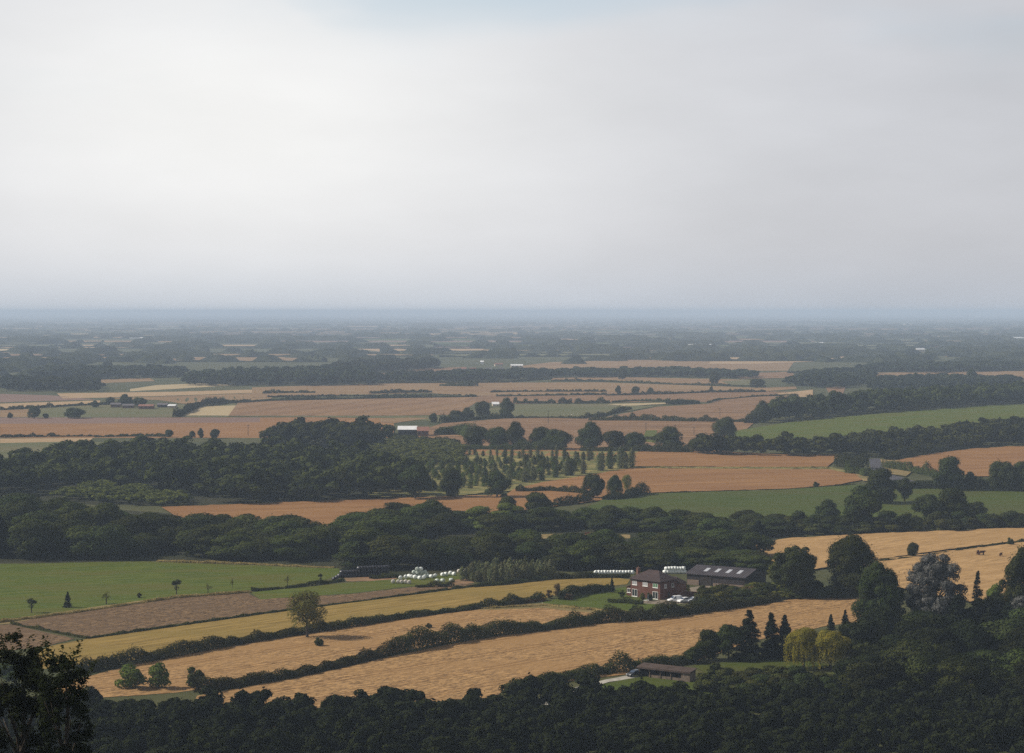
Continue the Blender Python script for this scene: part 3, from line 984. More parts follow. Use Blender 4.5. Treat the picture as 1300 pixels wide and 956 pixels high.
far_woods()

# ------------------------------------------------------------------ mid distance woods that read as one mass
wood([(235, 490), (250, 482), (300, 479), (400, 477), (470, 478), (472, 489), (400, 490)], 15, 15, 'long hazy dark wood beyond the tramlined wheat field', 'leaf_far', LOW_B)
wood([(395, 478), (430, 470), (470, 466), (556, 465), (552, 469), (480, 474), (440, 480)], 16, 15, 'hazy dark wood sloping behind the small pink field', 'leaf_far', LOW_B)
wood([(0, 497), (0, 488), (120, 488), (128, 497), (60, 498)], 15, 13, 'hazy blue wood at the left edge above the mauve fallow', 'leaf_far', LOW_B)
wood([(35, 480), (60, 474), (190, 473), (235, 474), (235, 479), (120, 482)], 17, 13, 'hazy blue wood in the far left above the first pink fields', 'leaf_far', LOW_B)
wood([(478, 485), (500, 480), (600, 477), (700, 475), (705, 480), (640, 484), (560, 486)], 15, 11, 'line of hazy trees in front of the far village', 'leaf_far', LOW_B)
wood([(700, 480), (710, 475), (860, 474), (960, 478), (955, 481), (850, 479)], 16, 11, 'belt of hazy trees right of the far village', 'leaf_far', LOW_B)
wood([(1000, 489), (1030, 478), (1110, 474), (1105, 488), (1060, 494)], 15, 12, 'cluster of hazy trees above the tip of the right hand wood', 'leaf_far', LOW_B)
wood([(1100, 497), (1120, 486), (1190, 484), (1290, 486), (1290, 489), (1180, 494)], 14, 11, 'hazy scattered trees behind the ridge wood on the right', 'leaf_far', LOW_B)
wood([(1090, 472), (1120, 467), (1290, 466), (1300, 471), (1180, 474)], 17, 12, 'far hazy tree belt on the right above the pink field', 'leaf_far', LOW_B)
wood([(338, 568), (350, 561), (400, 557), (470, 558), (494, 564), (488, 570), (400, 572), (350, 571)], 13, 15, 'domed dark wood left of the white roofed barn', 'leaf_wood')
wood([(965, 538), (985, 531), (1040, 523), (1150, 514), (1240, 508), (1330, 502), (1330, 511), (1240, 516), (1100, 526), (1000, 536)], 12.5, 16, 'long dark ridge wood above the green hill pasture', 'leaf_wood')
wood([(885, 578), (905, 573), (960, 575), (1040, 572), (1100, 567), (1200, 558), (1330, 541), (1330, 566), (1240, 569), (1180, 572), (1100, 583), (1080, 579), (1000, 580), (960, 579)], 11, 11.5, 'dark wood below the green hill pasture on the right', 'leaf_wood')
wood([(-20, 636), (-20, 606), (60, 596), (115, 586), (180, 584), (270, 585), (335, 587), (420, 590), (455, 593), (500, 606), (522, 614), (530, 632), (430, 636), (300, 640), (200, 626), (120, 618)], 14, 14, 'broad dark wood filling the left middle distance', 'leaf_wood')
wood([(60, 634), (120, 619), (200, 627), (255, 640), (215, 643), (150, 641)], 7, 5, 'strip of young pale green trees below the broad left wood', 'leaf_fresh', LOW_B, name='young_plantation')
wood([(440, 572), (470, 566), (560, 564), (590, 570), (590, 590), (540, 592), (500, 584)], 6.5, 4.5, 'patch of young trees between the left wood and the poplars', 'leaf_fresh', LOW_B, name='young_plantation')
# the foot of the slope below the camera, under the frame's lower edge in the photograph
wood([(-60, 915), (100, 908), (330, 906), (600, 904), (690, 893), (760, 893), (900, 897), (1120, 896), (1360, 900), (1360, 975), (-60, 985)], 5.6, 5.6, 'dense dark scrub on the foot of the slope below the camera', 'leaf_scrub', hvar=.5, name='hillside_scrub', cat='scrub')

# ------------------------------------------------------------------ individual trees of the near belt
KINDS = {'oak': 'oak_tree', 'conifer': 'conifer_tree', 'spire': 'conifer_tree', 'willow': 'willow_tree', 'sapling': 'sapling', 'sapling_thin': 'sapling'}
CATS = {'oak_tree': 'oak tree', 'conifer_tree': 'conifer', 'willow_tree': 'willow', 'bush': 'bush', 'sapling': 'sapling'}


def belt(poly, spacing, hm, label, group, keys, name='tree', avoid=None):
    X, Y, Z = scatter_poly(poly, spacing)
    order = np.argsort(-Y)
    for i in order:
        key = random.choices([q[0] for q in keys], [q[1] for q in keys])[0]
        kind_ = KINDS.get(key, name) if name == 'tree' else name
        p = random.choice(PROTO[key])
        w = spacing * random.uniform(1.15, 1.6)
        h = hm * random.uniform(.62, 1.3)
        if key in ('conifer', 'spire'):
            w *= .6
            h *= 1.1
        m = ppm(Y[i])
        tree(key, 0, 0, h / m, w / m, label.replace(' tree', ' conifer', 1) if kind_ == 'conifer_tree' else label, CATS.get(kind_, 'tree'), group=group + (' conifers' if kind_ == 'conifer_tree' else ''), name=kind_, loc=Vector((X[i], Y[i], Z[i])))


MIXD = [('broad', 5), ('dark', 4), ('oak', 2), ('conifer', .35)]
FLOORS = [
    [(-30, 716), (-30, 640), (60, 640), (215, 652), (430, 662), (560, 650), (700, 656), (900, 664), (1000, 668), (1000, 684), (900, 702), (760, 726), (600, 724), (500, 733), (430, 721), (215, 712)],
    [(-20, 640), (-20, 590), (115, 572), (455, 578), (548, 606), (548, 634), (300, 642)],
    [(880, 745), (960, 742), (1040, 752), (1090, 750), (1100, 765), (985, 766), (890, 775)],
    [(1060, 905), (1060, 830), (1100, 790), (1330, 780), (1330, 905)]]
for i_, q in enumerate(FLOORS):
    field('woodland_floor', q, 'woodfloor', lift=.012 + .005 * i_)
field('track', [(555, 685), (620, 682), (700, 678), (800, 679), (800, 683.5), (700, 683), (620, 687.5), (555, 691)], 'verge', lift=.045)
belt([(-30, 713), (-30, 652), (45, 654), (75, 672), (130, 674), (215, 677), (215, 709), (100, 711)], 14, 11, 'dark round tree in the wood behind the left green pasture', 'trees behind the left pasture', MIXD)
belt([(215, 709), (215, 676), (250, 682), (330, 683), (425, 682), (425, 718), (300, 714)], 13.5, 9.5, 'dark tree of the belt between the orange strip field and the pasture', 'trees below the orange strip field', MIXD)
belt([(425, 718), (425, 680), (480, 668), (560, 664), (560, 684), (510, 694), (500, 722), (470, 724)], 13.5, 10.5, 'dark tree in the belt behind the black bale stack', 'trees behind the bales', MIXD)
belt([(560, 678), (560, 664), (650, 662), (740, 664), (860, 668), (930, 672), (930, 684), (800, 676), (700, 675), (620, 679)], 12, 7.5, 'green tree in the belt above the dry track', 'trees above the dry track', [('broad', 5), ('fresh', 2), ('dark', 2), ('conifer', .8)])
belt([(500, 724), (520, 704), (620, 703), (720, 704), (800, 706), (800, 714), (740, 726), (640, 722), (560, 727)], 12, 8.5, 'dark bushy tree between the dry track and the bale yard', 'trees below the dry track', MIXD)
belt([(740, 725), (800, 714), (830, 690), (900, 690), (950, 700), (985, 716), (985, 728), (870, 722), (800, 725)], 11, 8.0, 'dark tree of the thicket behind the farmhouse and barn', 'trees behind the farmstead', MIXD)
belt([(1000, 680), (1010, 668), (1130, 668), (1330, 664), (1330, 671), (1130, 678)], 9, 6, 'dark bush in the belt above the right stubble field', 'bushes above the right stubble', [('bush_big', 3), ('bush', 2)], name='bush')
belt([(860, 672), (930, 668), (1000, 666), (1010, 678), (930, 688)], 11, 6, 'low dark tree at the lower edge of the green middle pasture', 'trees below the middle pasture', MIXD)
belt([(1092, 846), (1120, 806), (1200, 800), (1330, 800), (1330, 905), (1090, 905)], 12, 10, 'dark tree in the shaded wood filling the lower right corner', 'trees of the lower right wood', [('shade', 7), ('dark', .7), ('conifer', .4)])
belt([(935, 872), (1060, 872), (1095, 872), (1100, 905), (960, 905)], 6.0, 3.2, 'low dark bush on the rough ground below the two willows', 'bushes below the willows', [('bush_big', 4), ('bush', 2), ('bush_olive', .2)], name='bush')
belt([(895, 880), (905, 862), (960, 860), (1040, 866), (1060, 872), (1040, 890)], 5.5, 3.6, 'low dark bush right of the open shed', 'bushes beside the open shed', [('bush', 4), ('bush_big', 1.5)], name='bush')
belt([(885, 762), (960, 748), (1040, 752), (1085, 751), (1090, 760), (985, 763), (895, 774)], 6.5, 3.8, 'dark bush on the rough ground between barn and near stubble', 'bushes in front of the barn', [('bush', 4), ('bush_big', 2), ('bush_olive', .6)], name='bush')

# single trees: key, px, base y, height px, width px, label
SINGLE = [
    ('big', 1081, 757, 82, 86, 'tall broad dark tree at the right end of the near stubble field', 0),
    ('big', 1118, 802, 92, 72, 'very dark tall tree left of the silver leaved tree', 0),
    ('silver', 1187, 804, 112, 86, 'tall tree with silvery purple leaves in the right foreground', 0),
    ('spire', 1241, 796, 72, 26, 'dark pointed conifer right of the silver leaved tree', 0),
    ('fresh', 1261, 792, 56, 34, 'small green tree beside the dark pointed conifer on the right', 0),
    ('big', 1306, 800, 118, 76, 'large dark tree cut by the right edge of the picture', 1),
    ('silver', 1300, 812, 62, 56, 'low silvery tree in front of the large tree at the right edge', 0),
    ('big', 1006, 758, 70, 66, 'round dark tree beyond the barn with a bright top', 1),
    ('fresh', 985, 745, 36, 30, 'small paler tree left of the round dark tree beyond the barn', 0),
    ('oak', 1159, 708, 22, 17, 'small round tree standing alone between the two right stubble fields', 0),
    ('bush', 1282, 693, 11, 10, 'small dark bush on the line between the right stubble fields', 0),
    ('conifer', 951, 838, 64, 46, 'tallest of the dark conifers beside the near stubble field', 0),
    ('conifer', 979, 836, 58, 36, 'dark conifer just right of the tallest conifer', 1),
    ('conifer', 996, 836, 56, 34, 'rightmost conifer of the near dark trio', 0),
    ('conifer', 1055, 812, 32, 18, 'small dark conifer top behind the right willow', 1),
    ('conifer', 1073, 812, 38, 20, 'dark conifer between the right willow and the tall dark tree', 0),
    ('willow', 1020, 849, 57, 48, 'yellow green weeping willow on the left of the pair', 0),
    ('willow', 1054, 851, 56, 52, 'yellow green weeping willow on the right of the pair', 0),
    ('dark', 925, 838, 50, 44, 'dark rounded tree left of the near conifers', 0),
    ('dark', 900, 838, 38, 38, 'dark bushy tree at the lower end of the near stubble field', 1),
    ('dark', 882, 842, 24, 30, 'low dark tree at the tip of the near stubble field', 2),
    ('broad', 1096, 848, 38, 36, 'dull green bushy tree right of the willows', 0),
    ('broad', 1108, 842, 50, 44, 'dark green tree in front of the very dark tall tree', 1),
    ('open', 390, 809, 67, 50, 'lone open crowned olive tree in the hedge between hay meadow and stubble', 0),
    ('sapling', 40, 778, 21, 16, 'thin leaning young tree leftmost on the edge of the pasture', 0),
    ('conifer', 86, 771, 20, 12, 'small dark cone shaped tree on the edge of the pasture', 0),
    ('sapling_thin', 135, 767, 18, 17, 'half bare brown young tree on the edge of the pasture', 0),
    ('sapling', 224, 756, 24, 15, 'dark egg shaped young tree on the edge of the pasture', 0),
    ('sapling_thin', 264, 753, 15, 11, 'sparse young tree right of the dark egg shaped tree', 0),
    ('sapling_thin', 295, 747, 15, 6, 'thin bare sapling at the right end of the pasture edge', 0),
    ('sapling_thin', 365, 743, 14, 9, 'sparse sapling between the pasture and the lone olive tree', 0),
    ('sapling', 407, 740, 14, 8, 'small sapling left of the black bale stack', 0),
    ('bush', 177, 759, 7, 7, 'tiny round bush on the edge of the pasture', 0),
    ('bush', 404, 820, 11, 14, 'small dark bush in the stubble beside the lone olive tree', 0),
    ('bush', 544, 797, 6, 10, 'tiny dark bush in the middle of the near stubble', 0),
    ('bush_fresh', 167, 874, 30, 44, 'left of the two round green bushes on the bottom edge', 0),
    ('bush_fresh', 202, 874, 32, 34, 'right of the two round green bushes on the bottom edge', 0),
    ('bush', 246, 872, 26, 28, 'dark upright bush on the bottom edge right of the round green pair', 0),
    ('dark', 20, 870, 40, 60, 'dark bushy tree low behind the leafy foreground tree', 0),
    # middle distance
    ('oak', 605, 570, 33, 34, 'leftmost dark oak of the row above the poplar plantation', 0),
    ('oak', 630, 570, 31, 32, 'second dark oak of the row above the poplar plantation', 1),
    ('oak', 655, 570, 33, 34, 'third dark oak of the row above the poplar plantation', 2),
    ('oak', 686, 570, 32, 30, 'slender dark oak with gaps in the middle of the oak row', 0),
    ('oak', 708, 571, 29, 38, 'low spreading dark oak in the middle of the oak row', 1),
    ('oak', 748, 571, 34, 42, 'large dark oak standing apart in the oak row', 2),
    ('oak', 780, 572, 29, 34, 'dark oak right of the large separate oak', 0),
    ('oak', 806, 572, 26, 32, 'dark oak beside the small bright green field', 1),
    ('oak', 850, 573, 30, 46, 'broad low dark oak above the orange wheat field', 2),
    ('oak', 893, 576, 27, 44, 'dark round tree at the left end of the right middle wood', 0),
    ('oak', 920, 560, 34, 32, 'tall dark tree at the left tip of the hill pasture', 1),
    ('oak', 969, 537, 27, 28, 'dark round tree at the left end of the ridge wood', 2),
    ('dark', 527, 634, 48, 48, 'large dark tree at the right end of the broad left wood', 0),
    ('dark', 573, 632, 36, 30, 'round dark tree left of the poplars by the orange strip', 1),
    ('dark', 631, 632, 37, 36, 'round dark tree below the poplars by the orange strip', 2),
    ('oak', 754, 633, 36, 32, 'dark oak standing in the orange wheat field', 0),
    ('oak', 780, 630, 30, 22, 'dark tree just right of the oak in the orange wheat field', 1),
    ('open', 796, 627, 28, 15, 'thin airy tree rightmost of three in the orange wheat field', 0),
    ('broad', 683, 654, 34, 40, 'umbrella shaped green tree below the orange wheat field', 0),
    ('broad', 644, 654, 26, 28, 'round green tree left of the umbrella shaped tree', 1),
    ('bush', 1036, 619, 8, 10, 'small dark bush on the lower edge of the orange wheat field', 0),
    ('dark', 1097, 674, 62, 58, 'big dark tree in front of the road bend', 0),
    ('dark', 1116, 640, 44, 50, 'dark tree behind the big tree by the road bend', 1),
    ('dark', 1050, 667, 36, 34, 'dark tree left of the big tree by the road bend', 2),
    ('dark', 1148, 638, 34, 25, 'dark upright tree alone on the green right pasture', 0),
    ('dark', 1204, 623, 42, 44, 'dark tree in front of the right orange field', 1),
    ('dark', 1232, 622, 26, 18, 'small dark tree between two larger ones by the right orange field', 2),
    ('oak', 1274, 624, 44, 42, 'oak with airy crown before the right orange field', 0),
    ('oak', 1302, 624, 42, 42, 'oak at the right edge before the orange field', 1),
    ('dark', 1178, 668, 44, 44, 'dark tree left of the pair in the right green pasture', 0),
    ('dark', 1208, 667, 46, 46, 'dark tree right of the pair in the right green pasture', 1),
    ('dark', 1237, 664, 30, 32, 'lower dark tree beside the right pasture pair', 2),
    ('conifer', 1149, 556, 9, 8, 'tiny cone shaped tree on the lower edge of the hill pasture', 0),
    # hazy single trees on the plain
    ('oak', 44, 531, 18, 17, 'hazy tall tree left of the far farm', 0),
    ('oak', 95, 531, 15, 27, 'hazy wide clump of trees before the far farm', 1),
    ('oak', 58, 531, 7, 9, 'tiny hazy tree between the two clumps before the far farm', 0),
    ('oak', 13, 531, 8, 8, 'tiny hazy tree at the far left field edge', 1),
    ('oak', 160, 516, 15, 22, 'hazy tall tree behind the far farm buildings', 2),
    ('oak', 178, 516, 13, 20, 'hazy tree at the right of the far farm buildings', 0),
    ('oak', 140, 514, 11, 13, 'hazy tree at the left of the far farm buildings', 1),
    ('oak', 120, 517, 8, 13, 'low hazy tree left of the far farm', 2),
    ('oak', 215, 555, 11, 12, 'leftmost of four small round trees on the wheat field edge', 0),
    ('oak', 244, 556, 10, 9, 'second of four small round trees on the wheat field edge', 1),
    ('oak', 255, 556, 12, 10, 'third of four small round trees on the wheat field edge', 2),
    ('oak', 273, 557, 14, 14, 'largest and rightmost of four small round trees on the wheat field edge', 0),
    ('oak', 550, 537, 14, 11, 'hazy pointed tree behind the far barns', 1),
    ('oak', 580, 534, 15, 22, 'hazy tree at the left of the clump by the sheep meadow', 0),
    ('oak', 594, 533, 15, 20, 'hazy tree second in the clump by the sheep meadow', 2),
    ('oak', 612, 531, 24, 22, 'tall hazy tree left of the small white building', 1),
    ('oak', 643, 530, 24, 24, 'tall hazy tree at the left end of the sheep meadow', 2),
    ('oak', 791, 482, 16, 12, 'hazy tree in front of the far tree belt', 0),
    ('oak', 908, 488, 19, 15, 'tall hazy tree among the pink far fields', 1),
    ('oak', 785, 501, 11, 10, 'leftmost of three hazy trees on a far hedge', 2),
    ('oak', 807, 501, 12, 12, 'middle of three hazy trees on a far hedge', 0),
    ('oak', 826, 500, 9, 9, 'rightmost of three hazy trees on a far hedge', 1),
    ('oak', 903, 497, 7, 5, 'tiny lone hazy tree on the long far hedge', 2),
    ('oak', 962, 492, 13, 22, 'hazy clump at the end of a far hedge', 0),
    ('oak', 226, 480, 12, 5, 'slim hazy tree on the far left plain', 1),
    ('oak', 1233, 487, 19, 18, 'hazy pointed tree behind the ridge wood', 2),
    ('oak', 1205, 489, 15, 16, 'hazy flat topped tree behind the ridge wood', 0),
    ('oak', 1163, 488, 16, 14, 'hazy tree left of the flat topped tree', 1),
]
for key, px, py, h, w, lab, k in SINGLE:
    small = key.startswith('bush')
    nm_ = 'bush' if small else KINDS.get(key, 'tree')
    tree(key, px, py, h, w, lab, CATS.get(nm_, 'tree'), name=nm_, k=k)

# poplar plantation
def poplar_row(a, b, n, h, w, label, jh=.2):
    for i in range(n):
        t = (i + random.uniform(-.4, .4)) / max(1, n - 1)
        px = a[0] + (b[0] - a[0]) * t
        py = a[1] + (b[1] - a[1]) * t + random.uniform(-1.2, 1.2)
        tree('poplar', px, py, h * random.uniform(1 - jh, 1 + jh), w * random.uniform(.85, 1.15), label, group='young poplars of the plantation', name='poplar_tree')


poplar_row((560, 577), (640, 581), 10, 11, 5, 'slim young poplar in the far row of the plantation', .35)
poplar_row((640, 582), (748, 584), 14, 14, 6, 'slim young poplar in the far row of the plantation', .35)
poplar_row((590, 590), (735, 590), 13, 12, 5.5, 'slim young poplar in a middle row of the plantation', .4)
poplar_row((600, 604), (700, 597), 9, 14, 6, 'slim young poplar in a middle row of the plantation', .4)
poplar_row((650, 616), (742, 602), 8, 20, 10, 'dark slim poplar in the front row of the plantation', .25)
poplar_row((750, 587), (790, 588), 5, 15, 7, 'slim young poplar near the right end of the far row', .3)
poplar_row((758, 598), (802, 594), 6, 25, 11, 'tall poplar of the dense group at the right end of the plantation', .15)
X, Y, Z = scatter_poly([(470, 600), (520, 590), (590, 586), (740, 586), (745, 598), (650, 616), (560, 626), (520, 622)], 7.6, .35)
for x, y, z in zip(X, Y, Z):
    m = ppm(y)
    tree('young', 0, 0, random.uniform(1.8, 5) / m, random.uniform(2., 4.2) / m, 'small bushy sapling in the dry grass of the plantation', group='saplings in the plantation', name='sapling', loc=Vector((x, y, z)))
# grey green willow thicket by the bale yard
X, Y, Z = scatter_poly([(585, 738), (600, 729), (690, 726), (705, 731), (690, 736), (630, 742)], 2.6, .4)
for x, y, z in zip(X, Y, Z):
    m = ppm(y)
    tree('reed', 0, 0, random.uniform(3.2, 5.8) / m, random.uniform(1.8, 3.0) / m, 'upright grey green shrub in the thicket right of the bale yard', 'shrub', group='upright shrubs of the grey green thicket', name='shrub', loc=Vector((x, y, z)))
# garden shrubs
for key, px, py, h, w, lab in [
    ('conifer', 777, 752, 19, 9, 'small dark pointed conifer in the garden hedge'),
    ('fresh', 789, 759, 11, 11, 'small round tree on the lawn beside the farmhouse porch'),
    ('bush_russet', 708, 757, 17, 14, 'spiky russet shrub at the end of the garden hedge'),
    ('bush_russet', 697, 760, 12, 11, 'low russet shrub at the left tip of the garden'),
    ('bush_russet', 722, 762, 9, 13, 'reddish bush in front of the dark garden hedge'),
    ('bush_purple', 745, 752, 10, 13, 'purple leaved bush in the garden hedge'),
    ('bush_olive', 815.5, 762, 10, 8, 'climbing shrub left of the centre of the farmhouse front'),
    ('bush', 824, 763, 11, 9, 'dark shrub against the centre of the farmhouse front'),
    ('bush_olive', 872, 752, 11, 10, 'bright shrub between farmhouse and barn'),
    ('bush', 893, 756, 14, 18, 'dark bush in front of the barn'),
    ('bush_olive', 908, 757, 14, 22, 'olive bush in front of the barn wall'),
    ('bush', 928, 757, 13, 20, 'dark bush at the right end of the barn wall'),
    ('bush_russet', 952, 757, 14, 26, 'brownish bush right of the barn'),
    ('bush', 975, 757, 15, 26, 'dark bush between the barn and the round dark tree'),
    ('bush', 862, 748, 10, 9, 'dark shrub at the rear corner of the farmhouse'),
]:
    tree(key, px, py, h, w, lab, 'shrub' if key.startswith('bush') else 'tree', name='shrub' if key.startswith('bush') else 'tree')

# foreground tree at the lower left with readable leaves, standing on the slope
def fore_tree(px, top, wpx, y, label, nl, seed):
    x = (px - 650) / F * y
    zb = float(hf(x, y))
    ang = math.atan((top - 478) / F) + TILT
    zt = CAMZ - y * math.tan(ang)
    H = zt - zb
    W = wpx * ppm(y)
    e = empty('tree', (x, y, zb))
    tag(e, label, 'tree')
    k = 95
    c = unit(k) * (R.uniform(.3, 1, k) ** .5)[:, None]
    hz = H * .52
    rad = R.uniform(.07, .15, k) * W
    cen = np.stack([c[:, 0] * (W * .46 - rad * .5), c[:, 1] * (W * .46 - rad * .5), H * .49 + c[:, 2] * (hz - rad * .5)], 1)
    P, N = clump_leaves(cen, rad, nl, .5, .7, .3, .5)
    # upright leading shoots carrying pairs of leaves
    sh = []
    for i in range(26):
        a, r = random.uniform(0, 6.28), W * .46 * random.uniform(.1, 1) ** .5
        zb_ = H * (.49 + .47 * math.sqrt(max(0, 1 - (r / (W * .5)) ** 2)))
        for q in range(30):
            t = q / 30
            sh.append((math.cos(a) * r + t * .5 * math.cos(a) + random.gauss(0, .11), math.sin(a) * r + t * .5 * math.sin(a) + random.gauss(0, .11), min(zb_ - .3 + 1.1 * t, H + .1)))
    P = np.vstack([P, np.array(sh)])
    N = np.vstack([N, np.tile([[0, -.3, 1.]], (len(sh), 1)) + unit(len(sh)) * .5])
    me = crown_mesh('crown', P, N, R.uniform(.16, .32, len(P)), M['leaf_scrub'], .5)
    link('crown', me, e)
    link('trunk', trunk_mesh(H, .02 * H, 7, W * .4, M['bark'], 0), e)
    return e


fore_tree(22, 801, 118, 122, 'nearest dark leafy tree in the lower left corner', 15000, 1)
fore_tree(78, 815, 82, 118, 'second nearest dark leafy tree right of the lower left corner', 8500, 2)

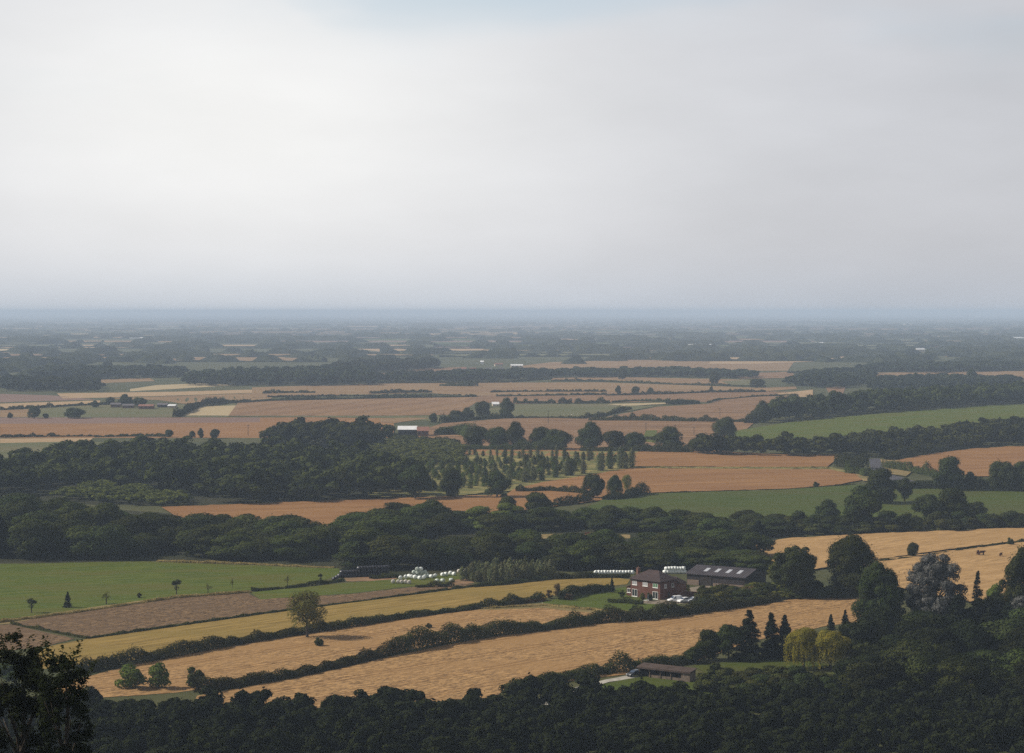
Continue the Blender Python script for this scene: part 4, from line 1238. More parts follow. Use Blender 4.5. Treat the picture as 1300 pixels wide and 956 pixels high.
# ------------------------------------------------------------------ hedges
HEDGES = [
    ([(92, 856), (150, 846), (200, 837), (300, 818), (380, 805), (430, 798)], 11, 'thick dark hedge below the hay meadow on the left', 3.2, 'hedge', 0),
    ([(430, 798), (540, 781), (640, 768.5), (690, 762)], 7.5, 'dark hedge below the hay meadow right of the lone olive tree', 2.4, 'hedge', 0),
    ([(250, 880), (380, 858), (440, 844), (500, 830)], 12, 'left part of the long dark hedge dividing the two stubble fields', 3.2, 'hedge', 0),
    ([(500, 830), (560, 818), (620, 808), (700, 799), (770, 789)], 15, 'tall middle part of the long hedge dividing the two stubble fields', 3.4, 'hedge', 0),
    ([(770, 790), (830, 786), (880, 779), (930, 772), (985, 763)], 11.5, 'tall dark hedge in front of the farmhouse and parked cars', 4.2, 'hedge', 0),
    ([(640, 880), (700, 866), (760, 856), (830, 848), (885, 840)], 11, 'dark hedge below the near stubble on the bottom edge', 3.2, 'hedge', 0),
    ([(680, 736.5), (740, 734), (800, 733.5)], 5.5, 'trimmed brown green hedge below the row of white bales', 1.8, 'hedge', 0),
    ([(712, 762), (730, 756.5), (775, 749.5)], 10, 'dark garden hedge along the top of the lawn', 2.2, 'leaf_dark', 0),
    ([(772, 765), (795, 766), (816, 767.5)], 6.5, 'low clipped dark hedge on the lawn before the farmhouse', 1.5, 'leaf_dark', 0),
    ([(640, 768), (670, 765), (690, 763)], 6, 'rough bushy hedge end left of the garden', 2.2, 'leaf_russet', 0),
    ([(320, 751), (380, 745.5), (436, 738)], 3, 'thin dark hedge between the two green pastures', 1.2, 'hedge', .1),
    ([(14, 792), (60, 801), (112, 811)], 3, 'low scrubby line between the two brown fields', 1.1, 'hedge', .2),
    ([(112, 811), (330, 780), (520, 755.5), (600, 745)], 2.2, 'low dark bank between the brown field and the hay meadow', 1.0, 'hedge', .1),
    ([(470, 735), (500, 733), (494, 731)], 5, 'low green weeds in front of the black bale stack', 3, 'hedge', 0),
    ([(528, 746), (560, 745), (576, 744)], 3.4, 'low dark weeds in front of the white bale pile', 1.4, 'hedge', 0),
    ([(600, 745.5), (640, 742.5), (700, 735.5)], 4, 'scrubby bank below the grey green thicket', 1.8, 'hedge', 0),
    ([(1095, 717), (1160, 709), (1230, 698.5), (1330, 685)], 3, 'thin dark hedge between the two right stubble fields', 1.4, 'hedge', .1),
    ([(1126, 585), (1150, 580), (1180, 575.5), (1215, 570), (1245, 566)], 9, 'smooth trimmed dark hedge along the right orange field', 3.5, 'hedge', 0),
    ([(1122, 594), (1140, 597), (1165, 601), (1190, 606)], 7, 'lower hedge curving from the road under the right orange field', 3.5, 'leaf', 0),
    ([(1062, 592), (1080, 594), (1100, 596)], 14, 'dark bushes at the left of the road bend', 6, 'leaf_dark', 0),
    ([(1075, 601), (1095, 603), (1105, 606)], 10, 'round bushes below the road bend', 5, 'leaf', 0),
    ([(1128, 622), (1165, 620), (1230, 622), (1300, 624)], 12, 'bushy hedge in front of the right orange field', 5, 'leaf_dark', 0),
    ([(655, 625), (700, 624), (752, 628)], 6, 'dark hedge across the orange wheat field', 3, 'hedge', .06),
    ([(767, 636), (795, 634), (820, 628)], 10, 'dark thick hedge at the tip of the green middle pasture', 4, 'leaf_dark', 0),
    ([(702, 643), (725, 640), (750, 636)], 7, 'row of dark bushes below the orange wheat field', 3.5, 'leaf_dark', .15),
    ([(820, 628), (1000, 622.5), (1085, 616.5)], 1.8, 'thin dark hedge between orange wheat and green middle pasture', 1.6, 'hedge', .05),
    ([(800, 595), (930, 595), (1052, 595.5)], 1.6, 'low grassy line across the orange wheat', 1.3, 'tuft', .2),
    ([(0, 520.5), (45, 518.5), (100, 515), (150, 513.5)], 3, 'hazy dark hedge above the left meadow', 3, 'hedge', .08),
    ([(0, 555.5), (60, 554.5), (125, 554)], 2.4, 'dark broken hedge on the left wheat field edge', 3, 'hedge', .2),
    ([(120, 555), (170, 554), (215, 554.5)], 3, 'hazy hedge joining the broad left wood', 3, 'hedge', .15),
    ([(222, 530), (235, 525), (250, 517), (285, 512.5)], 6, 'dark sloping hedge left of the cream field', 4, 'hedge', .0),
    ([(285, 512.5), (345, 509), (480, 506), (605, 504)], 2.6, 'long hedge on top of the tramlined wheat field', 3, 'hedge', .04),
    ([(334, 500), (365, 499), (400, 499)], 2.6, 'short broken hedge in the pink field above the tramlines', 3, 'hedge', .15),
    ([(470, 500), (505, 499), (548, 498.5)], 3.2, 'hazy hedge with bushes in the middle pink field', 3.5, 'hedge', .1),
    ([(340, 504.5), (400, 503.5), (480, 503), (585, 502)], 1.8, 'thin hedge line above the tramlined wheat field', 2.5, 'hedge', .15),
    ([(560, 490), (600, 490.5), (602, 490)], 4.5, 'squared dark copse on the far left of the village fields', 9, 'hedge', 0),
    ([(623, 498.5), (665, 497.5), (770, 497.5)], 2.3, 'broken hedge above the double hedge line', 3, 'hedge', .2),
    ([(630, 503.5), (700, 502.5), (770, 501.5)], 2.2, 'lower of the two parallel far hedges', 3, 'hedge', .04),
    ([(652, 512.5), (705, 512)], 4.6, 'row of bushes along the top of the sheep meadow', 4.5, 'hedge', .12),
    ([(709, 512.5), (726, 512.3)], 4.8, 'short clump of bushes in the gap above the sheep meadow', 4.5, 'hedge', 0),
    ([(730, 512.5), (755, 512), (774, 512)], 4.4, 'right row of bushes along the top of the sheep meadow', 4.5, 'hedge', .12),
    ([(770, 502.5), (850, 500.5), (900, 498.5), (972, 498)], 2.6, 'long dark hedge curving to the right across the far fields', 3, 'hedge', 0),
    ([(778, 511), (808, 509.5), (850, 510.5)], 2.8, 'dark hedge left of the small square copse', 3.5, 'hedge', .12),
    ([(848, 513.5), (866, 513), (886, 512.5)], 5.5, 'small square dark green copse among the red fields', 12, 'leaf_dark', 0),
    ([(898, 511.5), (915, 507.5), (960, 504), (1010, 501.5)], 1.6, 'thin dark line of hedge over the red field', 2.5, 'hedge', .1),
    ([(738, 532), (765, 528.5), (800, 519.5)], 3.2, 'dark hedge curving along the right of the sheep meadow', 4, 'hedge', 0),
    ([(748, 534), (820, 534.5), (884, 535.5)], 5, 'thick dark hedge between two red brown fields', 5, 'hedge', .06),
    ([(888, 535.5), (920, 536), (952, 536)], 4.6, 'dark hedge end towards the ridge wood', 5, 'hedge', .06),
    ([(655, 531), (700, 531), (742, 532)], 2.6, 'dark hedge along the bottom of the sheep meadow', 3, 'hedge', .04),
    ([(560, 537), (600, 533), (650, 530.5)], 4.5, 'dark hedge below the hazy tree clump', 5, 'hedge', .0),
    ([(700, 484), (770, 484.5), (860, 488.5), (972, 491.5)], 2., 'upper hazy hedge between far pink fields', 3, 'hedge', .05),
    ([(480, 487), (560, 486.5), (640, 486), (700, 481.5)], 2.2, 'hazy hedge below the trees of the far village', 3, 'hedge', .1),
    ([(950, 538), (960, 533), (985, 526), (1010, 508)], 7, 'dark hedge climbing to the left end of the ridge wood', 7, 'hedge', 0),
    ([(1000, 474), (1100, 472), (1300, 471)], 2.0, 'far hazy hedge above the right pink field', 4, 'hedge', .15),
    ([(820, 558), (835, 560), (850, 562)], 4, 'hazy hedge by the small bright green field', 4, 'hedge', 0),
    ([(595, 571), (640, 571.5), (718, 572)], 9, 'dark undergrowth joining the left oaks of the row above the poplars', 7, 'leaf_oak', 0),
    ([(738, 573), (800, 573.5), (880, 575)], 7, 'dark undergrowth joining the right oaks of the row above the poplars', 6, 'leaf_oak', 0),
    ([(490, 556), (515, 558.5), (580, 562)], 5, 'dark hedge in front of the far barns', 6, 'leaf', 0),
    ([(555, 553), (580, 551), (600, 556)], 10, 'bushy hedge right of the far barns', 7, 'leaf', 0),
]
for pts, h, lab, w, mt, g in HEDGES:
    hedge(pts, h, lab, w, mt, gaps=g)
# rough grass banks
for pts, h, lab in [([(-20, 793), (100, 777), (220, 759.5), (318, 752)], 2.2, 'dry pale grass bank along the lower edge of the pasture'),
                    ([(610, 773), (690, 769), (800, 779)], 2.6, 'dry tall grass along the garden edge'),
                    ([(200, 713), (300, 716), (425, 721)], 2., 'dry grass strip at the top of the left pasture')]:
    hedge(pts, h, lab, 2.0, 'tuft', leaf=.4, name='rough_grass', cat='rough grass', kind='stuff')

# ------------------------------------------------------------------ farmhouse
def window(parent, x0, x1, z0, z1, y=0., pane='glass', cols=2, side=False):
    """frame standing 6 cm proud of the wall at local y; panes behind the bars"""
    f, g = MB(), MB()
    t = .09

    def bx(mb, a0, a1, d0, d1, c0, c1):
        if side:
            mb.box(y + d0, y + d1, a0, a1, c0, c1)
        else:
            mb.box(a0, a1, y - d1, y - d0, c0, c1)
    bx(f, x0, x1, .002, .10, z0, z0 + t)
    bx(f, x0, x1, .002, .08, z1 - t, z1)
    bx(f, x0, x0 + t, .002, .08, z0 + t, z1 - t)
    bx(f, x1 - t, x1, .002, .08, z0 + t, z1 - t)
    for i in range(1, cols):
        c = x0 + (x1 - x0) * i / cols
        bx(f, c - t / 2, c + t / 2, .002, .08, z0 + t, z1 - t)
    fr = f.build('window', M['white_frame'], parent)
    bx(g, x0 + t, x1 - t, .003, .03, z0 + t, z1 - t)
    g.build('pane', M[pane], fr)
    s = MB()
    bx(s, x0 - .12, x1 + .12, .002, .16, z0 - .12, z0 - .004)
    s.build('sill', M['white_frame'], fr)
    return fr


def hip_roof(mb, x0, x1, y0, y1, z, rise, ov=.45):
    x0, x1, y0, y1 = x0 - ov, x1 + ov, y0 - ov, y1 + ov
    h = (y1 - y0) / 2
    a, b = x0 + h, x1 - h
    m = (y0 + y1) / 2
    v = [(x0, y0, z), (x1, y0, z), (x1, y1, z), (x0, y1, z), (a, m, z + rise), (b, m, z + rise)]
    v += [(p[0], p[1], z - .16) for p in v[:4]]
    mb.add(v, [(0, 1, 5, 4), (1, 2, 5), (2, 3, 4, 5), (3, 0, 4), (6, 7, 1, 0), (7, 8, 2, 1), (8, 9, 3, 2), (9, 6, 0, 3), (9, 8, 7, 6)])


def gable_roof(mb, x0, x1, y0, y1, z, rise, ov=.3, th=.14, ovx=None):
    ovx = ov if ovx is None else ovx
    x0, x1 = x0 - ovx, x1 + ovx
    m = (y0 + y1) / 2
    sl = rise / (m - y0)
    y0, y1 = y0 - ov, y1 + ov
    ze = z - sl * ov
    for s, ya in ((1, y0), (-1, y1)):
        v = [(x0, ya, ze), (x1, ya, ze), (x1, m, z + rise), (x0, m, z + rise)]
        v += [(p[0], p[1], p[2] + th) for p in v]
        f = [(0, 1, 2, 3), (4, 7, 6, 5), (0, 4, 5, 1), (1, 5, 6, 2), (2, 6, 7, 3), (3, 7, 4, 0)]
        mb.add(v, f)


def gable_walls(mb, x0, x1, y0, y1, z, rise):
    m = (y0 + y1) / 2
    v = []
    for x in (x0, x1):
        v += [(x, y0, -.5), (x, y1, -.5), (x, y1, z), (x, m, z + rise), (x, y0, z)]
    mb.add(v, [(0, 1, 2, 3, 4), (9, 8, 7, 6, 5), (5, 6, 1, 0), (0, 4, 9, 5), (4, 3, 8, 9), (3, 2, 7, 8), (2, 1, 6, 7)])


c = at1(838, 762)
th = -math.radians(45)
ux, uy = math.cos(th), math.sin(th)
L, Wd, EH = 12.0, 8.0, 5.4
house = empty('farmhouse', (c.x - ux * L, c.y - uy * L, c.z + .1), th)
tag(house, 'red brick two storey farmhouse with dark hipped roof behind the hedge', 'house')
MB().box(0, L, 0, Wd, -.5, EH).build('wall', M['brick'], house)
rb = MB()
hip_roof(rb, 0, L, 0, Wd, EH + .17, 2.7)
roof = rb.build('roof', M['tile'], house)
MB().box(-.75, -.003, 3.4, 4.5, -.4, 8.2).box(-.8, .05, 3.35, 4.55, 8.2, 8.4).tube([(-.38, 3.95, 8.4), (-.38, 3.95, 8.9)], [.16, .13]).build('chimney', M['brick_dull'], house)
for a, b, z0, z1, p, n in [(.7, 2.6, 3.65, 4.85, 'curtain', 2), (5.0, 7.0, 3.65, 4.85, 'curtain', 3), (9.1, 11.1, 3.55, 4.9, 'green_glass', 2)]:
    window(house, a, b, z0, z1, 0, p, n)
for a, b in [(.6, 2.75), (9.0, 11.15)]:
    w = window(house, a, b, .1, 2.35, 0, 'glass', 2)
    w.name = 'french_door'
window(house, 2.0, 3.0, 3.4, 4.6, L, 'curtain', 1, side=True)
window(house, 5.4, 6.4, 3.4, 4.6, L, 'glass', 1, side=True)
MB().box(L + .003, L + .07, 3.6, 4.5, 0, 2.05).build('door', M['timber_dark'], house)
MB().box(-.003 - 2.4, -.003, .8, 3.3, -.4, 2.5).build('porch', M['brick'], house)
MB().add([(-2.6, .6, 2.5), (-.01, .6, 3.6), (-.01, 3.38, 3.6), (-2.6, 3.38, 2.5), (-2.6, .6, 2.62), (-.01, .6, 3.72), (-.01, 3.38, 3.72), (-2.6, 3.38, 2.62)],
         [(3, 2, 1, 0), (4, 5, 6, 7), (0, 1, 5, 4), (1, 2, 6, 5), (2, 3, 7, 6), (3, 0, 4, 7)]).build('porch_roof', M['brick_dull'], house)
window(house, -2.1, -.5, .9, 2.2, .8, 'glass', 2)
# rear wing
wing = MB()
wing.box(5.2, L - .2, Wd + .003, Wd + 4.6, -.5, 4.2)
wing.build('rear_wing', M['brick_dull'], house)
wr = MB()
v = [(4.9, Wd + .01, 4.2), (L + .1, Wd + .01, 4.2), (L + .1, Wd + 4.9, 4.2), (4.9, Wd + 4.9, 4.2), (7.3, Wd + 2.4, 5.9), (L - 2.3, Wd + 2.4, 5.9)]
wr.add(v, [(0, 1, 5, 4), (1, 2, 5), (2, 3, 4, 5), (3, 0, 4), (3, 2, 1, 0)]).build('rear_roof', M['tile'], house)
# gutter
MB().box(-.5, L + .5, -.56, -.47, EH - .02, EH + .1).build('gutter', M['timber_dark'], house)

# garden wall behind the cars
a, b = at1(866, 757), at1(889, 758)
gw = empty('garden_wall', a, math.atan2(b.y - a.y, b.x - a.x))
tag(gw, 'low red brick wall behind the parked white cars', 'wall')
wl = (b - a).length
MB().box(0, wl, 0, .25, -.3, 1.5).build('wall', M['brick'], gw)
MB().box(-.05, wl + .05, -.05, .3, 1.5, 1.6).build('coping', M['brick_dull'], gw)
# garden table with bench on the terrace
gt = empty('garden_table', at1(820.5, 765), .4)
tag(gt, 'small pale garden table on the terrace before the farmhouse', 'table')
MB().box(-.8, .8, -.4, .4, .7, .75).build('table_top', M['white_frame'], gt)
for sx in (-.7, .7):
    for sy in (-.3, .3):
        MB().box(sx - .04, sx + .04, sy - .04, sy + .04, 0, .7).build('leg', M['timber'], gt)
gp = empty('garden_parasol', at1(823, 764), .2)
tag(gp, 'closed dark blue parasol beside the pale garden table', 'parasol')
MB().tube([(0, 0, 0), (0, 0, 2.3)], [.03, .03]).build('pole', M['white_frame'], gp)
MB().tube([(0, 0, .9), (0, 0, 1.2), (0, 0, 1.9), (0, 0, 2.25)], [.2, .22, .12, .03], 8).build('canopy', M['car_glass'], gp)

# ------------------------------------------------------------------ barn
c = at1(872, 742)
th = math.radians(-32)
barn = empty('barn', c, th)
tag(barn, 'long low dark barn with four skylights behind the farmhouse', 'barn')
BL, BW, BE, BR = 20.5, 16.0, 3.6, 1.9
w = MB()
gable_walls(w, 0, BL, 0, BW, BE, BR)
w.build('wall', M['cladding'], barn)
r = MB()
gable_roof(r, 0, BL, 0, BW, BE + .01, BR, .5, .12)
roof = r.build('roof', M['sheet'], barn)
sl = BR / (BW / 2)
for i in range(4):
    x = 4.6 + i * 3.9
    s = MB()
    y0, y1 = 2.6, 5.6
    zz = lambda y: BE + .01 + sl * y + .125
    v = [(x, y0, zz(y0)), (x + 1.3, y0, zz(y0)), (x + 1.3, y1, zz(y1)), (x, y1, zz(y1))]
    v += [(p[0], p[1], p[2] + .05) for p in v]
    s.add(v, [(3, 2, 1, 0), (4, 5, 6, 7), (0, 1, 5, 4), (1, 2, 6, 5), (2, 3, 7, 6), (3, 0, 4, 7)])
    s.build('skylight', M['skylight'], roof)
MB().box(.2, 4.4, -.22, -.003, -.4, 1.7).box(9.5, 20.3, -.22, -.003, -.4, 1.1).build('plinth', M['block'], barn)
MB().box(4.9, 8.9, -.14, -.003, 0, 3.0).build('sliding_door', M['timber_dark'], barn)
MB().box(BL + .003, BL + .1, 5.5, 10.5, 0, 3.6).build('sliding_door', M['timber_dark'], barn)

# ------------------------------------------------------------------ open fronted shed on the bottom edge
c = at1(810.5, 859)
d = at1(876, 866.5)
th = math.atan2(d.y - c.y, d.x - c.x)
SL = (d - c).length
shed = empty('open_shed', c, th)
tag(shed, 'long low open fronted dark shed on the bottom edge with a brown roof', 'shed')
MB().box(0, SL, 2.6, 2.75, -.2, 2.6).box(0, .12, 0, 2.6, -.2, 2.2).build('wall', M['timber_dark'], shed)
MB().box(SL - 2.2, SL, -.12, 0, -.2, 2.15).box(SL - .12, SL, .003, 2.6, -.2, 2.2).build('end_panel', M['timber'], shed)
MB().add([(-.3, -.4, 2.35), (SL + .3, -.4, 2.35), (SL + .3, 3.0, 2.85), (-.3, 3.0, 2.85), (-.3, -.4, 2.5), (SL + .3, -.4, 2.5), (SL + .3, 3.0, 3.0), (-.3, 3.0, 3.0)],
         [(3, 2, 1, 0), (4, 5, 6, 7), (0, 1, 5, 4), (1, 2, 6, 5), (2, 3, 7, 6), (3, 0, 4, 7)]).build('roof', M['felt'], shed)
MB().box(-.3, SL + .3, -.46, -.403, 2.1, 2.5).build('fascia', M['felt'], shed)
for i in range(5):
    x = .2 + i * (SL - 2.6) / 4
    MB().box(x, x + .14, -.07, .07, -.2, 2.35).build('post', M['timber'], shed)
MB().box(2.8, SL - 2.4, .1, .2, -.1, .75).build('low_rail', M['timber'], shed)

# ------------------------------------------------------------------ vehicles
def tyre(mb, r, w, n=18):
    prof = [(r * .6, -w / 2), (r * .92, -w / 2), (r, -w * .3), (r, w * .3), (r * .92, w / 2), (r * .6, w / 2)]
    mb.loft([[(p[0] * math.cos(a), p[1], p[0] * math.sin(a)) for p in prof] for a in [2 * math.pi * i / n for i in range(n + 1)]], caps=False)
    return mb


def disc(mb, r, y0, y1, n=16):
    return mb.loft([[(rr * math.cos(2 * math.pi * j / n), y, rr * math.sin(2 * math.pi * j / n)) for j in range(n)] for rr, y in ((r, y0), (r, y1), (r * .5, y1 * 1.15))])


def make_car(name, label, paint, style, loc, rz):
    """nose towards local +x, length 4.2-4.5"""
    e = empty(name, loc, rz)
    tag(e, label, 'van' if style == 'van' else 'car', 'vehicles parked at the farmhouse' if paint != 'paint_dark' else None)
    if style == 'van':
        low = [(-2.2, .35), (-2.25, .8), (-2.22, 1.05), (.9, 1.05), (1.3, 1.02), (2.05, .85), (2.2, .6), (2.2, .35)]
        cab = [(-2.2, 1.05), (-2.12, 1.8), (-1.9, 1.88), (.1, 1.86), (.35, 1.78), (1.15, 1.05)]
    elif style == 'hatch':
        low = [(-2.0, .35), (-2.08, .7), (-2.0, .98), (.9, .98), (1.9, .82), (2.1, .6), (2.08, .32)]
        cab = [(-1.95, .98), (-1.6, 1.42), (-1.2, 1.5), (-.1, 1.5), (.3, 1.42), (1.05, .98)]
    else:
        low = [(-2.25, .35), (-2.3, .75), (-2.2, .95), (-1.6, .98), (1.0, .95), (2.1, .78), (2.3, .55), (2.25, .32)]
        cab = [(-2.0, .96), (-1.5, 1.38), (-1.0, 1.45), (-.1, 1.45), (.2, 1.4), (1.1, .95)]
    hw = .85

    def lofted(prof, w0, w1):
        zmin, zmax = min(p[1] for p in prof), max(p[1] for p in prof)
        rings = []
        for s in (-1, -.93, .93, 1):
            ring = []
            for x, z in prof:
                t = (z - zmin) / (zmax - zmin)
                w = w0 + (w1 - w0) * t
                k = .965 if abs(s) == 1 else 1
                ring.append((x * k, s * w, zmin + (z - zmin) * (k if t > .5 else 1)))
            rings.append(ring)
        return MB().loft(rings)
    lofted(low, hw, hw * .97).build('body', M[paint], e, smooth=False)
    cb = lofted(cab, hw * .95, hw * .76).build('cabin', M[paint], e)
    # glass panels 1 cm proud: windscreen, rear window, side windows
    x0, z0 = cab[-1]
    x1, z1 = cab[-2]
    g = MB()

    def quad(pts):
        n = (Vector(pts[1]) - Vector(pts[0])).cross(Vector(pts[2]) - Vector(pts[0])).normalized() * .015
        v = [Vector(p) + n for p in pts] + [Vector(p) - n for p in pts]
        g.add(v, [(0, 1, 2, 3), (7, 6, 5, 4), (0, 4, 5, 1), (1, 5, 6, 2), (2, 6, 7, 3), (3, 7, 4, 0)])
    f = lambda t: (x0 + (x1 - x0) * t, z0 + (z1 - z0) * t)
    (a, za), (b, zb) = f(.12), f(.95)
    quad([(a + .02, -hw * .82, za + .02), (a + .02, hw * .82, za + .02), (b + .02, hw * .7, zb + .02), (b + .02, -hw * .7, zb + .02)])
    g.build('windscreen', M['car_glass'], e)
    xr, zr = cab[0]
    xs, zs = cab[1]
    g = MB()
    quad([(xr + (xs - xr) * .25 - .02, hw * .8, zr + (zs - zr) * .25), (xr + (xs - xr) * .25 - .02, -hw * .8, zr + (zs - zr) * .25), (xr + (xs - xr) * .9 - .02, -hw * .7, zr + (zs - zr) * .9), (xr + (xs - xr) * .9 - .02, hw * .7, zr + (zs - zr) * .9)])
    g.build('rear_window', M['car_glass'], e)
    zt = max(p[1] for p in cab)
    for s in (-1, 1):
        g = MB()
        zl, zh = z0 + .06, zt - .12
        wl = hw * (.95 - .19 * (zl - z0) / (zt - z0)) + .012
        wh = hw * (.95 - .19 * (zh - z0) / (zt - z0)) + .012
        xa, xb = (-.2 if style == 'van' else xr + .35), x0 - .22
        xc, xd = (-.2 if style == 'van' else xs + .1), x1 + .02
        quad([(xa, s * wl, zl), (xb, s * wl, zl), (xd, s * wh, zh), (xc, s * wh, zh)][::s])
        g.build('side_window', M['car_glass'], e)
        MB().box(low[-2][0] - .12, low[-2][0] + .012, s * .62 - .16, s * .62 + .16, .58, .72).build('headlight', M['lamp'], e)
        for x in (-1.35, 1.38):
            wm = tyre(MB(), .32, .2).build('tyre', M['rubber'], None, smooth=True)
            wh_ = empty('wheel', (x, s * (hw - .04), .32))
            wh_.parent = e
            wm.parent = wh_
            disc(MB(), .2, 0, s * .09).build('rim', M['alloy'], wh_)
    MB().box(low[-1][0] - .05, low[-1][0] + .06, -.8, .8, .33, .5).build('bumper', M['rubber'] if style == 'van' else M[paint], e)
    return e


def yaw(dx, dy):
    return math.atan2(dy, dx)


make_car('parked_van', 'small white van parked nearest the farmhouse', 'paint_white', 'van', at1(856.5, 764.5) + Vector((0, 0, .1)), yaw(-.9, -.42))
make_car('parked_car', 'white hatchback between the white van and the silver car', 'paint_white', 'hatch', at1(868, 765) + Vector((0, 0, .1)), yaw(-.8, -.6))
make_car('parked_car', 'silver car rightmost of the vehicles beside the farmhouse', 'paint_silver', 'saloon', at1(880, 764.5) + Vector((0, 0, .1)), yaw(-.85, -.5))
make_car('parked_car', 'dark car with a bright windscreen at the left end of the open shed', 'paint_dark', 'hatch', at1(805.5, 859) + Vector((0, 0, .13)), yaw(-.75, -.66))

tr = empty('farm_trailer', at1(748.5, 681) + Vector((0, 0, .05)), math.radians(8))
tag(tr, 'dull red farm trailer on the dry track among the trees', 'trailer')
MB().box(-1.7, 1.7, -.9, .9, .7, .8).box(-1.7, 1.7, -.9, -.84, .8, 1.5).box(-1.7, 1.7, .84, .9, .8, 1.5).box(-1.7, -1.64, -.84, .84, .8, 1.5).box(1.64, 1.7, -.84, .84, .8, 1.5).build('body', M['red_paint'], tr)
MB().tube([(1.7, 0, .72), (3.0, 0, .5)], [.06, .05]).build('drawbar', M['rubber'], tr)
for s in (-1, 1):
    tyre(MB(), .42, .25).build('wheel', M['rubber'], tr, (-.3, s * .95, .42))

# ------------------------------------------------------------------ wrapped round bales
def bale_mesh(key):
    mb = MB()
    r, w = .65, 1.25
    prof = [(0, -w / 2 + .02), (r * .55, -w / 2), (r * .86, -w * .47), (r * .98, -w * .36), (r * 1.02, 0), (r * .98, w * .36), (r * .86, w * .47), (r * .55, w / 2), (0, w / 2 - .02)]
    n = 18
    mb.loft([[(q * math.cos(2 * math.pi * j / n), y, q * math.sin(2 * math.pi * j / n) + r) for j in range(n)] for q, y in prof[1:-1]])
    me = D.meshes.new('bale')
    me.from_pydata(mb.v, [], mb.f)
    me.polygons.foreach_set('use_smooth', [True] * len(me.polygons))
    me.materials.append(M[key])
    return me


BM = {k: bale_mesh(k) for k in ('wrap_white', 'wrap_grey', 'wrap_black', 'wrap_pale')}


def bale(loc, key, label, group, rz, name='hay_bale'):
    o = D.objects.new(name, BM[key])
    col.objects.link(o)
    o.location = loc
    o.rotation_euler = (0, 0, rz)
    s = random.uniform(.95, 1.05)
    o.scale = (s, s, s)
    tag(o, label, 'bale', group)
    return o


BH = 1.28
for i in range(13):
    p = at1(756.5 + i * 3.85, 728.8)
    bale(p, 'wrap_white', 'white wrapped bale in the straight row behind the trimmed hedge', 'white bales in the straight row', random.uniform(-.2, .2) + .5)
for i in range(8):
    p = at1(844 + i * 3.6, 728.3)
    bale(p, 'wrap_white', 'white wrapped bale in the lower tier of the stack beside the barn', 'white bales stacked beside the barn', .9 + random.uniform(-.06, .06))
    if i < 7:
        q = at1(846 + i * 3.6, 728.3)
        bale(q + Vector((0, 0, 1.12)), 'wrap_white', 'white wrapped bale in the upper tier of the stack beside the barn', 'white bales stacked beside the barn', .9 + random.uniform(-.06, .06))
pile = [(527, 735, 0, 'wrap_white'), (533, 736, 0, 'wrap_white'), (538.5, 735.2, 0, 'wrap_white'), (543, 733.5, 0, 'wrap_grey'), (530, 733, 0, 'wrap_grey'), (536, 733, 0, 'wrap_grey'), (541, 731.5, 0, 'wrap_grey'),
        (525.5, 733.2, 1, 'wrap_grey'), (530.5, 733.4, 1, 'wrap_grey'), (535.5, 733.2, 1, 'wrap_grey'), (539.5, 733, 1, 'wrap_grey'), (529.8, 733.6, 2, 'wrap_grey'), (534.4, 733.2, 2, 'wrap_white')]
tn = ['bottom tier', 'middle tier', 'top tier']
for x, y, k, key in pile:
    p = at1(x, y)
    bale(p + Vector((0, 0, k * 1.14)), key, '%s wrapped bale in the %s of the big pile' % ('white' if key == 'wrap_white' else 'grey green', tn[k]), 'bales of the big pile', random.uniform(-.5, .9))
for x, y, lab in [(508.5, 735.8, 'leftmost white bale lying left of the big pile'), (515, 734.6, 'second white bale from the left before the big pile'), (519.5, 733.6, 'third white bale from the left before the big pile'), (522.5, 734.2, 'white bale touching the left side of the big pile'),
                  (547.5, 734, 'white bale first right of the big pile'), (552.5, 733, 'white bale second right of the big pile'), (562, 732, 'white bale left in the group of three right of the pile'), (566, 731, 'white bale in the middle of the group right of the pile'),
                  (572, 730, 'white bale second from the right of the scattered bales'), (576.5, 731, 'rightmost white bale of the scattered bales')]:
    bale(at1(x, y), 'wrap_white', lab, 'white bales scattered beside the pile', random.uniform(-.2, 1.0))
for x, y in [(499, 740.6), (505.5, 740.6), (510, 741), (515, 741), (519.5, 741.5)]:
    bale(at1(x, y), 'wrap_pale', 'weathered pale bale in the low front row on the grass', 'weathered bales of the front row', random.uniform(-.2, .5))
for x, y in [(555, 739.5), (562, 739.5), (573, 739)]:
    bale(at1(x, y), 'wrap_grey', 'grey green bale in front of the scattered white bales', 'grey green bales in front', random.uniform(.9, 1.5))
for x, y in [(583, 727.5), (590.5, 726.8)]:
    bale(at1(x, y), 'wrap_pale', 'weathered bale half hidden by the grey green thicket', 'weathered bales by the thicket', .5)
for i in range(18):
    x = 431 + i * 3.6
    y = 733.5 - i * .16
    bale(at1(x, y), 'wrap_black', 'black wrapped bale in the bottom tier of the long black stack', 'black bales of the long stack', 1.0)
    if i > 0:
        bale(at1(x - .6, y) + Vector((0, 0, 1.12)), 'wrap_black', 'black wrapped bale in the middle tier of the long black stack', 'black bales of the long stack', 1.0)
    if i > 6:
        bale(at1(x - .3, y) + Vector((0, 0, 2.24)), 'wrap_black', 'black wrapped bale in the top tier of the long black stack', 'black bales of the long stack', 1.0)
for x, y, lab in [(424, 737.2, 'single black bale leftmost of the long black stack'), (427.5, 735.2, 'black bale between the leftmost bale and the long black stack')]:
    bale(at1(x, y), 'wrap_black', lab, 'black bales of the long stack', .6)

